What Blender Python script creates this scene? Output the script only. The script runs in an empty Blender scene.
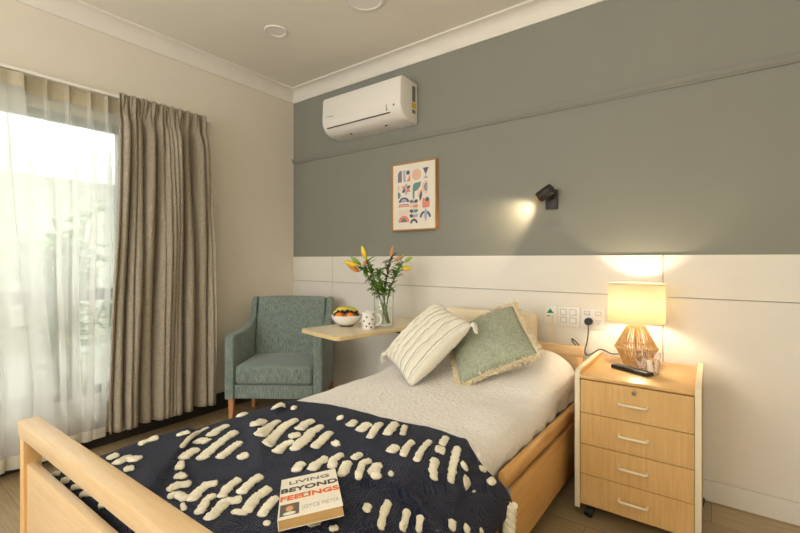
import bpy, bmesh, math, random
from mathutils import Vector, Matrix, noise
random.seed(7)
PI = math.pi
scn = bpy.context.scene
COL = scn.collection

# ------------------------------------------------------------------ materials
def rgb(r, g, b):
    f = lambda c: (c/255/12.92) if c/255 <= .04045 else ((c/255+.055)/1.055)**2.4
    return (f(r), f(g), f(b), 1)

def new_mat(name):
    m = bpy.data.materials.new(name); m.use_nodes = True
    nt = m.node_tree
    return m, nt, nt.nodes['Principled BSDF']

def texmap(nt, scale=(1, 1, 1), coord='Object', rot=(0, 0, 0)):
    tc = nt.nodes.new('ShaderNodeTexCoord'); mp = nt.nodes.new('ShaderNodeMapping')
    mp.inputs['Scale'].default_value = scale; mp.inputs['Rotation'].default_value = rot
    nt.links.new(tc.outputs[coord], mp.inputs['Vector'])
    return mp.outputs['Vector']

def noise_node(nt, vec, scale, detail=3, rough=.55):
    n = nt.nodes.new('ShaderNodeTexNoise'); n.inputs['Scale'].default_value = scale
    n.inputs['Detail'].default_value = detail; n.inputs['Roughness'].default_value = rough
    nt.links.new(vec, n.inputs['Vector']); return n.outputs['Fac']

def ramp(nt, fac, stops):
    r = nt.nodes.new('ShaderNodeValToRGB'); e = r.color_ramp.elements
    e[0].position, e[0].color = stops[0]; e[1].position, e[1].color = stops[-1]
    for p, c in stops[1:-1]:
        k = e.new(p); k.color = c
    nt.links.new(fac, r.inputs['Fac']); return r.outputs['Color']

def bump(nt, b, h, strength, dist=.002):
    n = nt.nodes.new('ShaderNodeBump'); n.inputs['Strength'].default_value = strength
    n.inputs['Distance'].default_value = dist
    nt.links.new(h, n.inputs['Height']); nt.links.new(n.outputs['Normal'], b.inputs['Normal'])

def math_node(nt, op, a, b_=None, v=None):
    n = nt.nodes.new('ShaderNodeMath'); n.operation = op
    nt.links.new(a, n.inputs[0])
    if b_ is not None: nt.links.new(b_, n.inputs[1])
    if v is not None: n.inputs[1].default_value = v
    return n.outputs[0]

def plain(name, c, rough=.5, metal=0, sheen=0, noise_amt=.04, nscale=8, bmp=0, bscale=200, bdist=.001):
    m, nt, b = new_mat(name)
    v = texmap(nt)
    n = noise_node(nt, v, nscale)
    k0 = tuple(x*(1-noise_amt) for x in c[:3])+(1,); k1 = tuple(min(1, x*(1+noise_amt)) for x in c[:3])+(1,)
    nt.links.new(ramp(nt, n, [(.3, k0), (.7, k1)]), b.inputs['Base Color'])
    b.inputs['Roughness'].default_value = rough; b.inputs['Metallic'].default_value = metal
    if sheen: b.inputs['Sheen Weight'].default_value = sheen
    if bmp: bump(nt, b, noise_node(nt, v, bscale, 4), bmp, bdist)
    return m

def wood(name, c0, c1, scale=(2, 40, 40), rough=.4, nscale=2.0):
    m, nt, b = new_mat(name)
    v = texmap(nt, scale)
    n = noise_node(nt, v, nscale, 5, .6)
    nt.links.new(ramp(nt, n, [(.3, c0), (.7, c1)]), b.inputs['Base Color'])
    b.inputs['Roughness'].default_value = rough
    bump(nt, b, n, .05, .001)
    return m

def weave(name, c0, c1, freq=350, rough=.95, translucent=0, slub=(6, 60), sheen=.2, bstr=.5, va_=None, vb_=None):
    m, nt, b = new_mat(name)
    v = texmap(nt)
    va = texmap(nt, va_ or (slub[0], slub[0], slub[1]))
    vb = texmap(nt, vb_ or (slub[1], slub[1], slub[0]))
    na = noise_node(nt, va, 4, 4); nb = noise_node(nt, vb, 4, 4)
    s = math_node(nt, 'ADD', na, nb); s = math_node(nt, 'MULTIPLY', s, v=.5)
    nt.links.new(ramp(nt, s, [(.38, c0), (.62, c1)]), b.inputs['Base Color'])
    b.inputs['Roughness'].default_value = rough; b.inputs['Sheen Weight'].default_value = sheen
    b.inputs['Specular IOR Level'].default_value = .1
    fine = noise_node(nt, v, freq, 2)
    s2 = math_node(nt, 'ADD', s, fine)
    bump(nt, b, s2, bstr, .002)
    if translucent:
        tr = nt.nodes.new('ShaderNodeBsdfTranslucent'); tr.inputs['Color'].default_value = c1
        mx = nt.nodes.new('ShaderNodeMixShader'); mx.inputs[0].default_value = translucent
        out = nt.nodes['Material Output']
        nt.links.new(b.outputs[0], mx.inputs[1]); nt.links.new(tr.outputs[0], mx.inputs[2])
        nt.links.new(mx.outputs[0], out.inputs['Surface'])
    return m

def glassy(name, color=(1, 1, 1, 1), rough=0, ior=1.45, alpha_tint=.85):
    # thin clear glass: mostly transparent with a glossy skin
    m = bpy.data.materials.new(name); m.use_nodes = True; nt = m.node_tree; nt.nodes.clear()
    out = nt.nodes.new('ShaderNodeOutputMaterial')
    tr = nt.nodes.new('ShaderNodeBsdfTransparent'); tr.inputs['Color'].default_value = color
    gl = nt.nodes.new('ShaderNodeBsdfGlossy'); gl.inputs['Roughness'].default_value = .03
    lw = nt.nodes.new('ShaderNodeLayerWeight'); lw.inputs['Blend'].default_value = .5
    pw = math_node(nt, 'POWER', lw.outputs['Facing'], v=3.0); pw = math_node(nt, 'MULTIPLY', pw, v=.9*(ior-1)/.45); pw = math_node(nt, 'ADD', pw, v=.07)
    mx = nt.nodes.new('ShaderNodeMixShader')
    nt.links.new(pw, mx.inputs[0]); nt.links.new(tr.outputs[0], mx.inputs[1]); nt.links.new(gl.outputs[0], mx.inputs[2])
    nt.links.new(mx.outputs[0], out.inputs['Surface'])
    return m

def true_glass(name, color=(1, 1, 1, 1), ior=1.45):
    m, nt, b = new_mat(name)
    b.inputs['Base Color'].default_value = color; b.inputs['Roughness'].default_value = 0
    b.inputs['Transmission Weight'].default_value = 1; b.inputs['IOR'].default_value = ior
    return m

def emit_mat(name, c, strength):
    m = bpy.data.materials.new(name); m.use_nodes = True; nt = m.node_tree; nt.nodes.clear()
    out = nt.nodes.new('ShaderNodeOutputMaterial'); e = nt.nodes.new('ShaderNodeEmission')
    e.inputs['Color'].default_value = c; e.inputs['Strength'].default_value = strength
    nt.links.new(e.outputs[0], out.inputs['Surface']); return m

M = {}
M['wall_cream'] = plain('wall_cream', rgb(226, 218, 202), .85, noise_amt=.01, bmp=.05, bscale=300)
M['wall_grey'] = plain('wall_grey', rgb(138, 138, 128), .8, noise_amt=.012, bmp=.05, bscale=300)
M['ceiling'] = plain('ceiling_paint', rgb(234, 229, 216), .9, noise_amt=.01)
M['trim'] = plain('trim_paint', rgb(232, 227, 216), .55, noise_amt=.01)
M['dark_skirting'] = plain('dark_skirting', rgb(52, 46, 42), .5)
M['frame_grey'] = plain('window_frame_grey', rgb(120, 122, 124), .4)
M['white_plastic'] = plain('white_plastic', rgb(238, 234, 226), .32, noise_amt=.005)
M['ac_white'] = plain('ac_white', rgb(236, 232, 224), .35, noise_amt=.005)
M['ac_dark'] = plain('ac_slot', rgb(52, 50, 48), .6)
M['grey_label'] = plain('grey_label', rgb(120, 118, 108), .6)
M['yellow_label'] = plain('yellow_label', rgb(214, 176, 60), .6)
M['black'] = plain('black_plastic', rgb(24, 23, 23), .38)
M['black_metal'] = plain('black_metal', rgb(48, 43, 40), .45, metal=.3)
M['dark_rubber'] = plain('dark_rubber', rgb(22, 20, 19), .6)
M['brass'] = plain('brass', rgb(214, 160, 84), .3, metal=.9)
M['chrome'] = plain('chrome', rgb(190, 190, 190), .2, metal=1)
M['grey_metal'] = plain('grey_metal', rgb(140, 140, 136), .45, metal=.3)
M['beech'] = wood('beech', rgb(204, 172, 128), rgb(216, 188, 146), (3, 40, 40), .35)
M['beech_y'] = wood('beech_rail', rgb(202, 152, 86), rgb(216, 170, 106), (40, 3, 40), .3)
M['beech_z'] = wood('beech_post', rgb(204, 160, 100), rgb(220, 180, 122), (40, 40, 3), .35)
M['maple_front'] = wood('maple_laminate', rgb(206, 164, 102), rgb(220, 182, 122), (45, 45, 3), .42)
M['maple_top'] = wood('maple_top', rgb(210, 166, 100), rgb(224, 184, 120), (3, 45, 45), .35)
M['cream_edge'] = plain('cream_edging', rgb(232, 220, 188), .4, noise_amt=.01)
M['table_edge'] = plain('table_edge', rgb(220, 196, 140), .45, noise_amt=.03)
M['table_top'] = plain('overbed_top', rgb(232, 216, 186), .3, noise_amt=.02)
M['oak_leg'] = wood('oak_leg', rgb(184, 124, 78), rgb(202, 142, 92), (40, 40, 4), .4)
M['frame_oak'] = wood('picture_frame_oak', rgb(176, 120, 56), rgb(200, 146, 78), (30, 30, 4), .4)
M['chair_fabric'] = weave('chair_fabric', rgb(84, 100, 94), rgb(152, 164, 154), 400, va_=(55, 55, 4), vb_=(90, 90, 10), sheen=.3)
M['chair_piping'] = plain('chair_piping', rgb(58, 72, 66), .9)
M['pillow_cotton'] = plain('pillow_cotton', rgb(240, 224, 196), .9, noise_amt=.02, bmp=.2, bscale=20, bdist=.01)
M['drape'] = weave('linen_drape', rgb(164, 152, 132), rgb(204, 194, 174), 500, translucent=.3, slub=(10, 70), bstr=.35)
M['knit_cream'] = plain('tuft_yarn', rgb(240, 232, 206), .95, sheen=.3, noise_amt=.08, nscale=90, bmp=.8, bscale=260, bdist=.005)
M['fringe'] = plain('fringe_yarn', rgb(234, 218, 184), .95, sheen=.3, noise_amt=.12, nscale=60)
M['white_yarn'] = plain('white_yarn', rgb(238, 234, 222), .95, sheen=.3, noise_amt=.05, nscale=60)
M['ceramic'] = plain('ceramic_white', rgb(240, 236, 228), .15, noise_amt=.01)
M['ceramic_band'] = plain('ceramic_foot', rgb(70, 66, 62), .4)
M['paper'] = plain('paper_white', rgb(238, 230, 212), .6, noise_amt=.01)
M['pages'] = wood('book_pages', rgb(186, 148, 90), rgb(206, 170, 112), (3, 3, 400), .9)

# floor: vinyl planks
def floor_mat():
    m, nt, b = new_mat('vinyl_planks')
    v = texmap(nt, rot=(0, 0, 0))
    br = nt.nodes.new('ShaderNodeTexBrick'); nt.links.new(v, br.inputs['Vector'])
    br.offset = .37; br.inputs['Scale'].default_value = 1
    br.inputs['Brick Width'].default_value = 1.2; br.inputs['Row Height'].default_value = .18
    br.inputs['Mortar Size'].default_value = .0012; br.inputs['Mortar Smooth'].default_value = .1
    br.inputs['Color1'].default_value = rgb(158, 136, 102); br.inputs['Color2'].default_value = rgb(170, 148, 112)
    br.inputs['Mortar'].default_value = rgb(116, 100, 78)
    g = noise_node(nt, texmap(nt, (2, 26, 1)), 3, 5, .6)
    gc = ramp(nt, g, [(.3, (.80, .78, .76, 1)), (.7, (1.08, 1.08, 1.08, 1))])
    mix = nt.nodes.new('ShaderNodeMixRGB'); mix.blend_type = 'MULTIPLY'; mix.inputs[0].default_value = 1
    nt.links.new(br.outputs['Color'], mix.inputs[1]); nt.links.new(gc, mix.inputs[2])
    nt.links.new(mix.outputs[0], b.inputs['Base Color'])
    b.inputs['Roughness'].default_value = .24
    bump(nt, b, g, .08, .001)
    return m
M['floor'] = floor_mat()

def sheer_mat():
    m = bpy.data.materials.new('sheer_voile'); m.use_nodes = True; nt = m.node_tree; nt.nodes.clear()
    out = nt.nodes.new('ShaderNodeOutputMaterial')
    c = rgb(238, 236, 230)
    df = nt.nodes.new('ShaderNodeBsdfDiffuse'); df.inputs['Color'].default_value = c
    tl = nt.nodes.new('ShaderNodeBsdfTranslucent'); tl.inputs['Color'].default_value = rgb(246, 246, 243)
    m1 = nt.nodes.new('ShaderNodeMixShader'); m1.inputs[0].default_value = .55
    nt.links.new(df.outputs[0], m1.inputs[1]); nt.links.new(tl.outputs[0], m1.inputs[2])
    tp = nt.nodes.new('ShaderNodeBsdfTransparent')
    m2 = nt.nodes.new('ShaderNodeMixShader')
    # opacity rises at grazing angles the way a thin open weave does
    lw = nt.nodes.new('ShaderNodeLayerWeight'); lw.inputs['Blend'].default_value = .5
    mr = nt.nodes.new('ShaderNodeMapRange'); mr.inputs['To Min'].default_value = .52; mr.inputs['To Max'].default_value = .95
    nt.links.new(lw.outputs['Facing'], mr.inputs['Value']); nt.links.new(mr.outputs[0], m2.inputs[0])
    nt.links.new(tp.outputs[0], m2.inputs[1]); nt.links.new(m1.outputs[0], m2.inputs[2])
    nt.links.new(m2.outputs[0], out.inputs['Surface'])
    return m
M['sheer'] = sheer_mat()
M['sheer_hem'] = weave('sheer_hem', rgb(226, 218, 200), rgb(240, 234, 220), 500, translucent=.5, bstr=.2)
M['sheer_head'] = weave('sheer_heading_tape', rgb(196, 186, 160), rgb(214, 204, 180), 500, translucent=.3, bstr=.2)

def coverlet_mat():
    m, nt, b = new_mat('white_coverlet')
    v = texmap(nt)
    vo = nt.nodes.new('ShaderNodeTexVoronoi'); vo.inputs['Scale'].default_value = 62
    nt.links.new(v, vo.inputs['Vector'])
    n = noise_node(nt, texmap(nt, (20, 60, 20)), 3, 4)
    nt.links.new(ramp(nt, n, [(.3, rgb(236, 230, 222)), (.7, rgb(248, 244, 238))]), b.inputs['Base Color'])
    h = math_node(nt, 'ADD', vo.outputs['Distance'], n)
    bump(nt, b, h, .75, .006)
    b.inputs['Roughness'].default_value = .95; b.inputs['Sheen Weight'].default_value = .2
    return m
M['coverlet'] = coverlet_mat()

def navy_mat():
    m, nt, b = new_mat('navy_throw')
    v = texmap(nt, rot=(0, 0, .5))
    w1 = nt.nodes.new('ShaderNodeTexWave'); w1.wave_type = 'RINGS'; w1.inputs['Scale'].default_value = 5
    w1.inputs['Distortion'].default_value = 3; w1.inputs['Detail'].default_value = 0
    vo = nt.nodes.new('ShaderNodeTexVoronoi'); vo.inputs['Scale'].default_value = 16; vo.distance = 'MANHATTAN'
    nt.links.new(v, vo.inputs['Vector'])
    s = math_node(nt, 'MULTIPLY', vo.outputs['Distance'], v=45)
    s = math_node(nt, 'SINE', s)
    fine = noise_node(nt, v, 260, 3)
    big = noise_node(nt, v, 5, 3)
    tot = math_node(nt, 'MULTIPLY', s, v=.38); tot = math_node(nt, 'ADD', tot, fine)
    nt.links.new(ramp(nt, tot, [(.25, rgb(22, 26, 44)), (.85, rgb(44, 50, 76))]), b.inputs['Base Color'])
    bump(nt, b, tot, .9, .006)
    b.inputs['Roughness'].default_value = .95; b.inputs['Sheen Weight'].default_value = .12
    b.inputs['Specular IOR Level'].default_value = .15
    return m
M['navy'] = navy_mat()

def stripe_cushion_mat():
    m, nt, b = new_mat('cream_stripe_cushion')
    tc = nt.nodes.new('ShaderNodeTexCoord'); sp = nt.nodes.new('ShaderNodeSeparateXYZ')
    nt.links.new(tc.outputs['Object'], sp.inputs[0])
    wob = noise_node(nt, texmap(nt), 12, 2)
    x = math_node(nt, 'MULTIPLY', sp.outputs['X'], v=2*PI/.056)
    wb = math_node(nt, 'MULTIPLY', wob, v=1.4)
    x = math_node(nt, 'ADD', x, wb)
    s = math_node(nt, 'COSINE', x)
    fl = noise_node(nt, texmap(nt), 110, 4)
    nt.links.new(ramp(nt, s, [(0, rgb(230, 224, 206)), (.965, rgb(236, 230, 214)), (.985, rgb(172, 166, 150))]), b.inputs['Base Color'])
    h = math_node(nt, 'MULTIPLY', s, v=-.8); h = math_node(nt, 'ADD', h, fl)
    bump(nt, b, h, .7, .006)
    b.inputs['Roughness'].default_value = .95; b.inputs['Sheen Weight'].default_value = .2
    return m
M['stripe_cushion'] = stripe_cushion_mat()
M['sage'] = weave('sage_cushion', rgb(140, 148, 124), rgb(182, 186, 164), 300, va_=(9, 70, 3), vb_=(70, 9, 3), bstr=.7)

# ------------------------------------------------------------------ mesh helpers
def tag(o, label=None, cat=None, group=None, kind=None):
    if label: o['label'] = label
    if cat: o['category'] = cat
    if group: o['group'] = group
    if kind: o['kind'] = kind
    return o

def empty(name, loc=(0, 0, 0), rz=0, label=None, cat=None, group=None):
    o = bpy.data.objects.new(name, None); COL.objects.link(o)
    o.location = loc; o.rotation_euler = (0, 0, rz); o.empty_display_size = .05
    return tag(o, label, cat, group)

def obj(name, bm, mats, parent=None, smooth=True, loc=None, rot=None, auto=40):
    me = bpy.data.meshes.new(name)
    bmesh.ops.recalc_face_normals(bm, faces=bm.faces)
    if smooth:
        for f in bm.faces: f.smooth = True
        if auto:
            for e in bm.edges:
                if len(e.link_faces) == 2 and e.calc_face_angle(0) > math.radians(auto): e.smooth = False
    bm.to_mesh(me); bm.free()
    for k in (mats if isinstance(mats, (list, tuple)) else [mats]):
        me.materials.append(M[k] if isinstance(k, str) else k)
    o = bpy.data.objects.new(name, me); COL.objects.link(o)
    if parent: o.parent = parent
    if loc is not None: o.location = loc
    if rot is not None: o.rotation_euler = rot
    return o

def box(bm, x0, x1, y0, y1, z0, z1, bev=0, seg=2, mi=0, mat=None):
    r = bmesh.ops.create_cube(bm, size=1)
    vs = r['verts']
    for v in vs:
        v.co = Vector(((x0+x1)/2+v.co.x*(x1-x0), (y0+y1)/2+v.co.y*(y1-y0), (z0+z1)/2+v.co.z*(z1-z0)))
    fs = set(f for v in vs for f in v.link_faces)
    if bev:
        es = list(set(e for v in vs for e in v.link_edges))
        r2 = bmesh.ops.bevel(bm, geom=es, offset=bev, segments=seg, profile=.5, affect='EDGES')
        fs = set(f for f in r2['faces']) | set(f for v in r2['verts'] for f in v.link_faces)
        vs = list(set(v for f in fs for v in f.verts))
    for f in fs: f.material_index = mi
    if mat is not None:
        for v in vs: v.co = mat @ v.co
    return vs

def tube(bm, pts, r, seg=8, mi=0, caps=True, flat=1.0):
    pts = [Vector(p) for p in pts]
    n = len(pts); rs = r if isinstance(r, (list, tuple)) else [r]*n
    rings = []; prev = None
    for i, p in enumerate(pts):
        t = (pts[min(i+1, n-1)]-pts[max(i-1, 0)])
        if t.length < 1e-9: t = Vector((0, 0, 1))
        t.normalize()
        if prev is None:
            up = Vector((0, 0, 1)) if abs(t.z) < .9 else Vector((1, 0, 0))
            a = t.cross(up).normalized()
        else:
            a = (prev - t*prev.dot(t))
            a = a.normalized() if a.length > 1e-6 else t.orthogonal().normalized()
        prev = a; b_ = t.cross(a)
        rings.append([bm.verts.new(p+(a*math.cos(2*PI*k/seg)+b_*math.sin(2*PI*k/seg)*flat)*rs[i]) for k in range(seg)])
    for i in range(n-1):
        for k in range(seg):
            f = bm.faces.new((rings[i][k], rings[i][(k+1) % seg], rings[i+1][(k+1) % seg], rings[i+1][k])); f.material_index = mi
    if caps:
        for rg in (rings[0], rings[-1]):
            try:
                f = bm.faces.new(rg); f.material_index = mi
            except ValueError: pass
    return rings

def lathe(bm, prof, seg=32, cx=0, cy=0, mi=0, capb=False, capt=False):
    rings = []
    for r, z in prof:
        rings.append([bm.verts.new((cx+r*math.cos(2*PI*k/seg), cy+r*math.sin(2*PI*k/seg), z)) for k in range(seg)])
    for i in range(len(prof)-1):
        for k in range(seg):
            f = bm.faces.new((rings[i][k], rings[i][(k+1) % seg], rings[i+1][(k+1) % seg], rings[i+1][k])); f.material_index = mi
    if capb: bm.faces.new(rings[0]).material_index = mi
    if capt: bm.faces.new(rings[-1]).material_index = mi
    return rings

def grid(bm, nu, nv, fn, mi=0, closed_u=False):
    vs = [[bm.verts.new(fn(i/(nu if closed_u else nu-1), j/(nv-1))) for j in range(nv)] for i in range(nu)]
    fs = []
    for i in range(nu if closed_u else nu-1):
        for j in range(nv-1):
            a = vs[i]; b_ = vs[(i+1) % nu]
            f = bm.faces.new((a[j], b_[j], b_[j+1], a[j+1])); f.material_index = mi; fs.append(f)
    return vs, fs

def prism(bm, poly, h0, h1, axis='x', mi=0, bev=0, seg=2):
    """extrude a 2-D polygon between h0 and h1 along an axis"""
    def mk(p, h):
        return {'x': (h, p[0], p[1]), 'y': (p[0], h, p[1]), 'z': (p[0], p[1], h)}[axis]
    a = [bm.verts.new(mk(p, h0)) for p in poly]; b_ = [bm.verts.new(mk(p, h1)) for p in poly]
    fs = [bm.faces.new(a), bm.faces.new(b_)]
    n = len(poly)
    for i in range(n): fs.append(bm.faces.new((a[i], a[(i+1) % n], b_[(i+1) % n], b_[i])))
    for f in fs: f.material_index = mi
    bmesh.ops.recalc_face_normals(bm, faces=fs)
    if bev:
        es = list(set(e for f in fs[:2] for e in f.edges))
        bmesh.ops.bevel(bm, geom=es, offset=bev, segments=seg, profile=.5, affect='EDGES')
    return fs

def solid(o, t, off=0):
    s = o.modifiers.new('thick', 'SOLIDIFY'); s.thickness = t; s.offset = off; return o

def basis(c, x, y):
    """matrix from centre and two in-plane direction vectors"""
    x = Vector(x).normalized(); z = x.cross(Vector(y)).normalized(); y = z.cross(x)
    m = Matrix((x, y, z)).transposed().to_4x4(); m.translation = Vector(c); return m

def sn(p, s=1.0):
    return noise.noise(Vector(p)*s)

def letters(text, size, mat, m, parent, name, width=None, extrude=.0004, align='LEFT', bold=0):
    cu = bpy.data.curves.new(name, 'FONT'); cu.body = text; cu.size = size; cu.extrude = extrude
    cu.align_x = align; cu.offset = bold
    t = bpy.data.objects.new(name, cu); COL.objects.link(t)
    bpy.context.view_layer.update()
    dg = bpy.context.evaluated_depsgraph_get()
    me = bpy.data.meshes.new_from_object(t.evaluated_get(dg))
    bpy.data.objects.remove(t)
    if width:
        xs = [v.co.x for v in me.vertices]; k = width/(max(xs)-min(xs)); x0 = min(xs)
        for v in me.vertices: v.co.x = (v.co.x-x0)*k
    me.transform(m); me.materials.clear(); me.materials.append(M[mat])
    o = bpy.data.objects.new(name, me); COL.objects.link(o); o.parent = parent
    return o

# ------------------------------------------------------------------ room
LW, BW, RW, FW, CH = -3.095, 2.55, 1.9, -1.7, 2.70
WY0, WY1, WZ0, WZ1 = -.9, 1.18, .33, 2.05      # window opening in the left wall

def structure(name, bm, mats, parent=None, **k):
    o = obj(name, bm, mats, parent, **k)
    if not parent: o['kind'] = 'structure'
    return o

bm = bmesh.new(); box(bm, LW-.15, RW+.15, FW-.15, BW+.15, -.1, 0); structure('floor', bm, 'floor', smooth=False)
bm = bmesh.new(); box(bm, LW-.15, RW+.15, FW-.15, BW+.15, CH, CH+.1); structure('ceiling', bm, 'ceiling', smooth=False)
bm = bmesh.new()
box(bm, LW-.13, LW, FW, WY0, 0, CH); box(bm, LW-.13, LW, WY1, BW, 0, CH)
box(bm, LW-.13, LW, WY0, WY1, 0, WZ0); box(bm, LW-.13, LW, WY0, WY1, WZ1, CH)
structure('wall_left', bm, 'wall_cream', smooth=False)
bm = bmesh.new(); box(bm, LW-.13, RW+.13, BW, BW+.12, 0, CH); structure('wall_back', bm, 'wall_grey', smooth=False)
bm = bmesh.new(); box(bm, RW, RW+.12, FW, BW, 0, CH); structure('wall_right', bm, 'wall_cream', smooth=False)
bm = bmesh.new(); box(bm, LW-.13, RW+.13, FW-.12, FW, 0, CH); structure('wall_front', bm, 'wall_cream', smooth=False)

# white wainscot sheets with hairline joints on the back wall
bm = bmesh.new()
xs = [LW, -2.58, -.20, RW]
G = .0016
for a, b_ in zip(xs[:-1], xs[1:]):
    for z0, z1 in ((.10, .98), (.98, 1.195)):
        box(bm, a+G, b_-G, BW-.010, BW-.0005, z0+G, z1-(G if z1 < 1 else 0), .0012, 1)
structure('trim_1', bm, 'trim', smooth=False)
# moulded wall rail
bm = bmesh.new()
prof = [(BW, 2.043), (BW-.010, 2.043), (BW-.014, 2.050), (BW-.010, 2.056), (BW-.019, 2.066), (BW-.022, 2.078), (BW-.018, 2.088), (BW-.006, 2.092), (BW, 2.092)]
prism(bm, prof, LW, RW, 'x'); structure('trim_2', bm, 'wall_grey', auto=30)
# cornice on all walls
def cornice_profile(n=10):
    p = [(0, 0), (0, -.10), (.010, -.10), (.012, -.092)]
    for i in range(n+1):
        a = PI/2*i/n
        p.append((.012+.068*(1-math.cos(a)), -.092+.080*math.sin(a)))
    p += [(.092, -.010), (.094, 0)]
    return p
for i, (ax, fx, h0, h1) in enumerate((('x', lambda d, z: (BW-d, CH+z), LW, RW), ('x', lambda d, z: (FW+d, CH+z), LW, RW),
                        ('y', lambda d, z: (LW+d, CH+z), FW, BW), ('y', lambda d, z: (RW-d, CH+z), FW, BW))):
    bm = bmesh.new(); prism(bm, [fx(d, z) for d, z in cornice_profile()], h0, h1, ax)
    structure('trim_%d' % (i+3), bm, 'trim', auto=30)
# skirtings
bm = bmesh.new(); box(bm, LW, RW, BW-.013, BW, 0, .099, .002, 1); structure('baseboard_back', bm, 'trim', smooth=False)
bm = bmesh.new(); box(bm, LW, LW+.013, FW, BW-.013, 0, .13, .003, 1); structure('baseboard_left', bm, 'dark_skirting', smooth=False)

# window in the left wall: grey aluminium frame, transom, glass
bm = bmesh.new()
X0, X1 = LW-.10, LW-.04
t = .045
box(bm, X0, X1, WY0, WY1, WZ0, WZ0+.05, .003, 1); box(bm, X0, X1, WY0, WY1, WZ1-.05, WZ1, .003, 1)
for y in (WY0, WY1-t, .08): box(bm, X0, X1, y, y+t, WZ0+.05, WZ1-.05, .003, 1)
box(bm, X0, X1, WY0+t, .08, .915, .99, .003, 1); box(bm, X0, X1, .08+t, WY1-t, .915, .99, .003, 1)
win = structure('window_1', bm, 'frame_grey', smooth=False)
bm = bmesh.new()
box(bm, LW-.072, LW-.068, WY0+.02, WY1-.02, WZ0+.02, WZ1-.02)
obj('pane', bm, glassy('window_glass', (.96, .98, .97, 1)), win, smooth=False)
bm = bmesh.new(); box(bm, LW-.04, LW+.012, WY0-.02, WY1+.02, WZ0-.025, WZ0, .004, 1); obj('sill', bm, 'trim', win, smooth=False)

# ------------------------------------------------------------------ exterior seen through the voile
def leaf(bm, base, d, L, w, up=Vector((0, 0, 1)), mi=0, curve=.25, n=4):
    d = d.normalized(); side = d.cross(up)
    if side.length < 1e-3: side = Vector((1, 0, 0))
    side.normalize(); nrm = side.cross(d).normalized()
    l = []; r = []; c = []
    for i in range(n+1):
        t_ = i/n; ww = w*math.sin(PI*min(1, .08+t_*.92))**.8*(1 if t_ < 1 else 0)
        p = base+d*L*t_-nrm*curve*L*t_*t_
        c.append(bm.verts.new(p-nrm*ww*.25)); l.append(bm.verts.new(p-side*ww/2)); r.append(bm.verts.new(p+side*ww/2))
    for i in range(n):
        bm.faces.new((l[i], c[i], c[i+1], l[i+1])).material_index = mi
        bm.faces.new((c[i], r[i], r[i+1], c[i+1])).material_index = mi

M['leaf_out'] = plain('garden_leaf', rgb(112, 140, 76), .45, noise_amt=.4, nscale=5)
M['bark'] = plain('garden_stem', rgb(110, 96, 70), .8)
M['garden_wall'] = plain('garden_render', rgb(168, 172, 156), .9)
M['eave'] = plain('eave_white', rgb(226, 226, 222), .7)
M['paving'] = plain('garden_paving', rgb(150, 146, 136), .9, bmp=.2, bscale=60)
bm = bmesh.new(); box(bm, -9, LW-.13, -5, 7, -.35, -.25); structure('ground', bm, 'paving', smooth=False)
def garden_bush(x, y, h, r, n, label, seed):
    rnd = random.Random(seed)
    e = empty('garden_shrub', (x, y, -.25), label=label, cat='shrub')
    bs = bmesh.new(); bl = bmesh.new()
    for s in range(9):
        a = rnd.uniform(0, 2*PI); top = Vector((math.cos(a)*r*rnd.uniform(.2, 1), math.sin(a)*r*rnd.uniform(.2, 1), h*rnd.uniform(.65, 1)))
        pts = [Vector((top.x*t_**1.5+.02*sn((s, t_*3, 1)), top.y*t_**1.5, top.z*t_)) for t_ in [k/6 for k in range(7)]]
        tube(bs, pts, [.012*(1-.6*k/6) for k in range(7)], 6)
        for k in range(n):
            t_ = rnd.uniform(.15, 1); b0 = Vector((top.x*t_**1.5, top.y*t_**1.5, top.z*t_))
            d = Vector((rnd.uniform(-1, 1), rnd.uniform(-1, 1), rnd.uniform(-.2, .8)))
            leaf(bl, b0, d, rnd.uniform(.14, .28), rnd.uniform(.04, .075))
    obj('stem', bs, 'bark', e); obj('foliage', bl, 'leaf_out', e)
garden_bush(-3.95, 1.05, 1.95, .38, 46, 'tall leafy green shrub outside the window beside the curtain edge', 3)
garden_bush(-4.2, .25, 1.45, .5, 40, 'lower leafy green shrub outside the window behind the white voile', 5)
garden_bush(-4.3, 1.75, 1.3, .4, 24, 'leafy green shrub outside hidden mostly behind the linen drape', 9)
e = empty('neighbouring_house', (-7.2, 2.2, -.25), label='pale neighbouring house with white eave seen through the voile', cat='house')
bm = bmesh.new(); box(bm, -1.0, 0, -5.5, 4, 0, 2.55); obj('wall', bm, 'garden_wall', e, smooth=False)
bm = bmesh.new(); prism(bm, [(.55, 2.45), (.55, 2.62), (-1.2, 3.3), (-1.2, 3.1)], -5.8, 4.2, 'y'); obj('eave', bm, 'eave', e, smooth=False)

# ------------------------------------------------------------------ curtains
TRX = LW+.085
bm = bmesh.new(); box(bm, LW+.02, TRX+.012, -1.0, 1.70, 2.186, 2.204, .003, 1)
tr = tag(obj('curtain_track', bm, 'white_plastic', smooth=False), 'slim white curtain track fixed above the window', 'curtain track')
for k in range(6):
    bm = bmesh.new(); y = -.8+k*.48; box(bm, LW, LW+.03, y, y+.02, 2.19, 2.212); obj('bracket', bm, 'white_plastic', tr, smooth=False)

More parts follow.
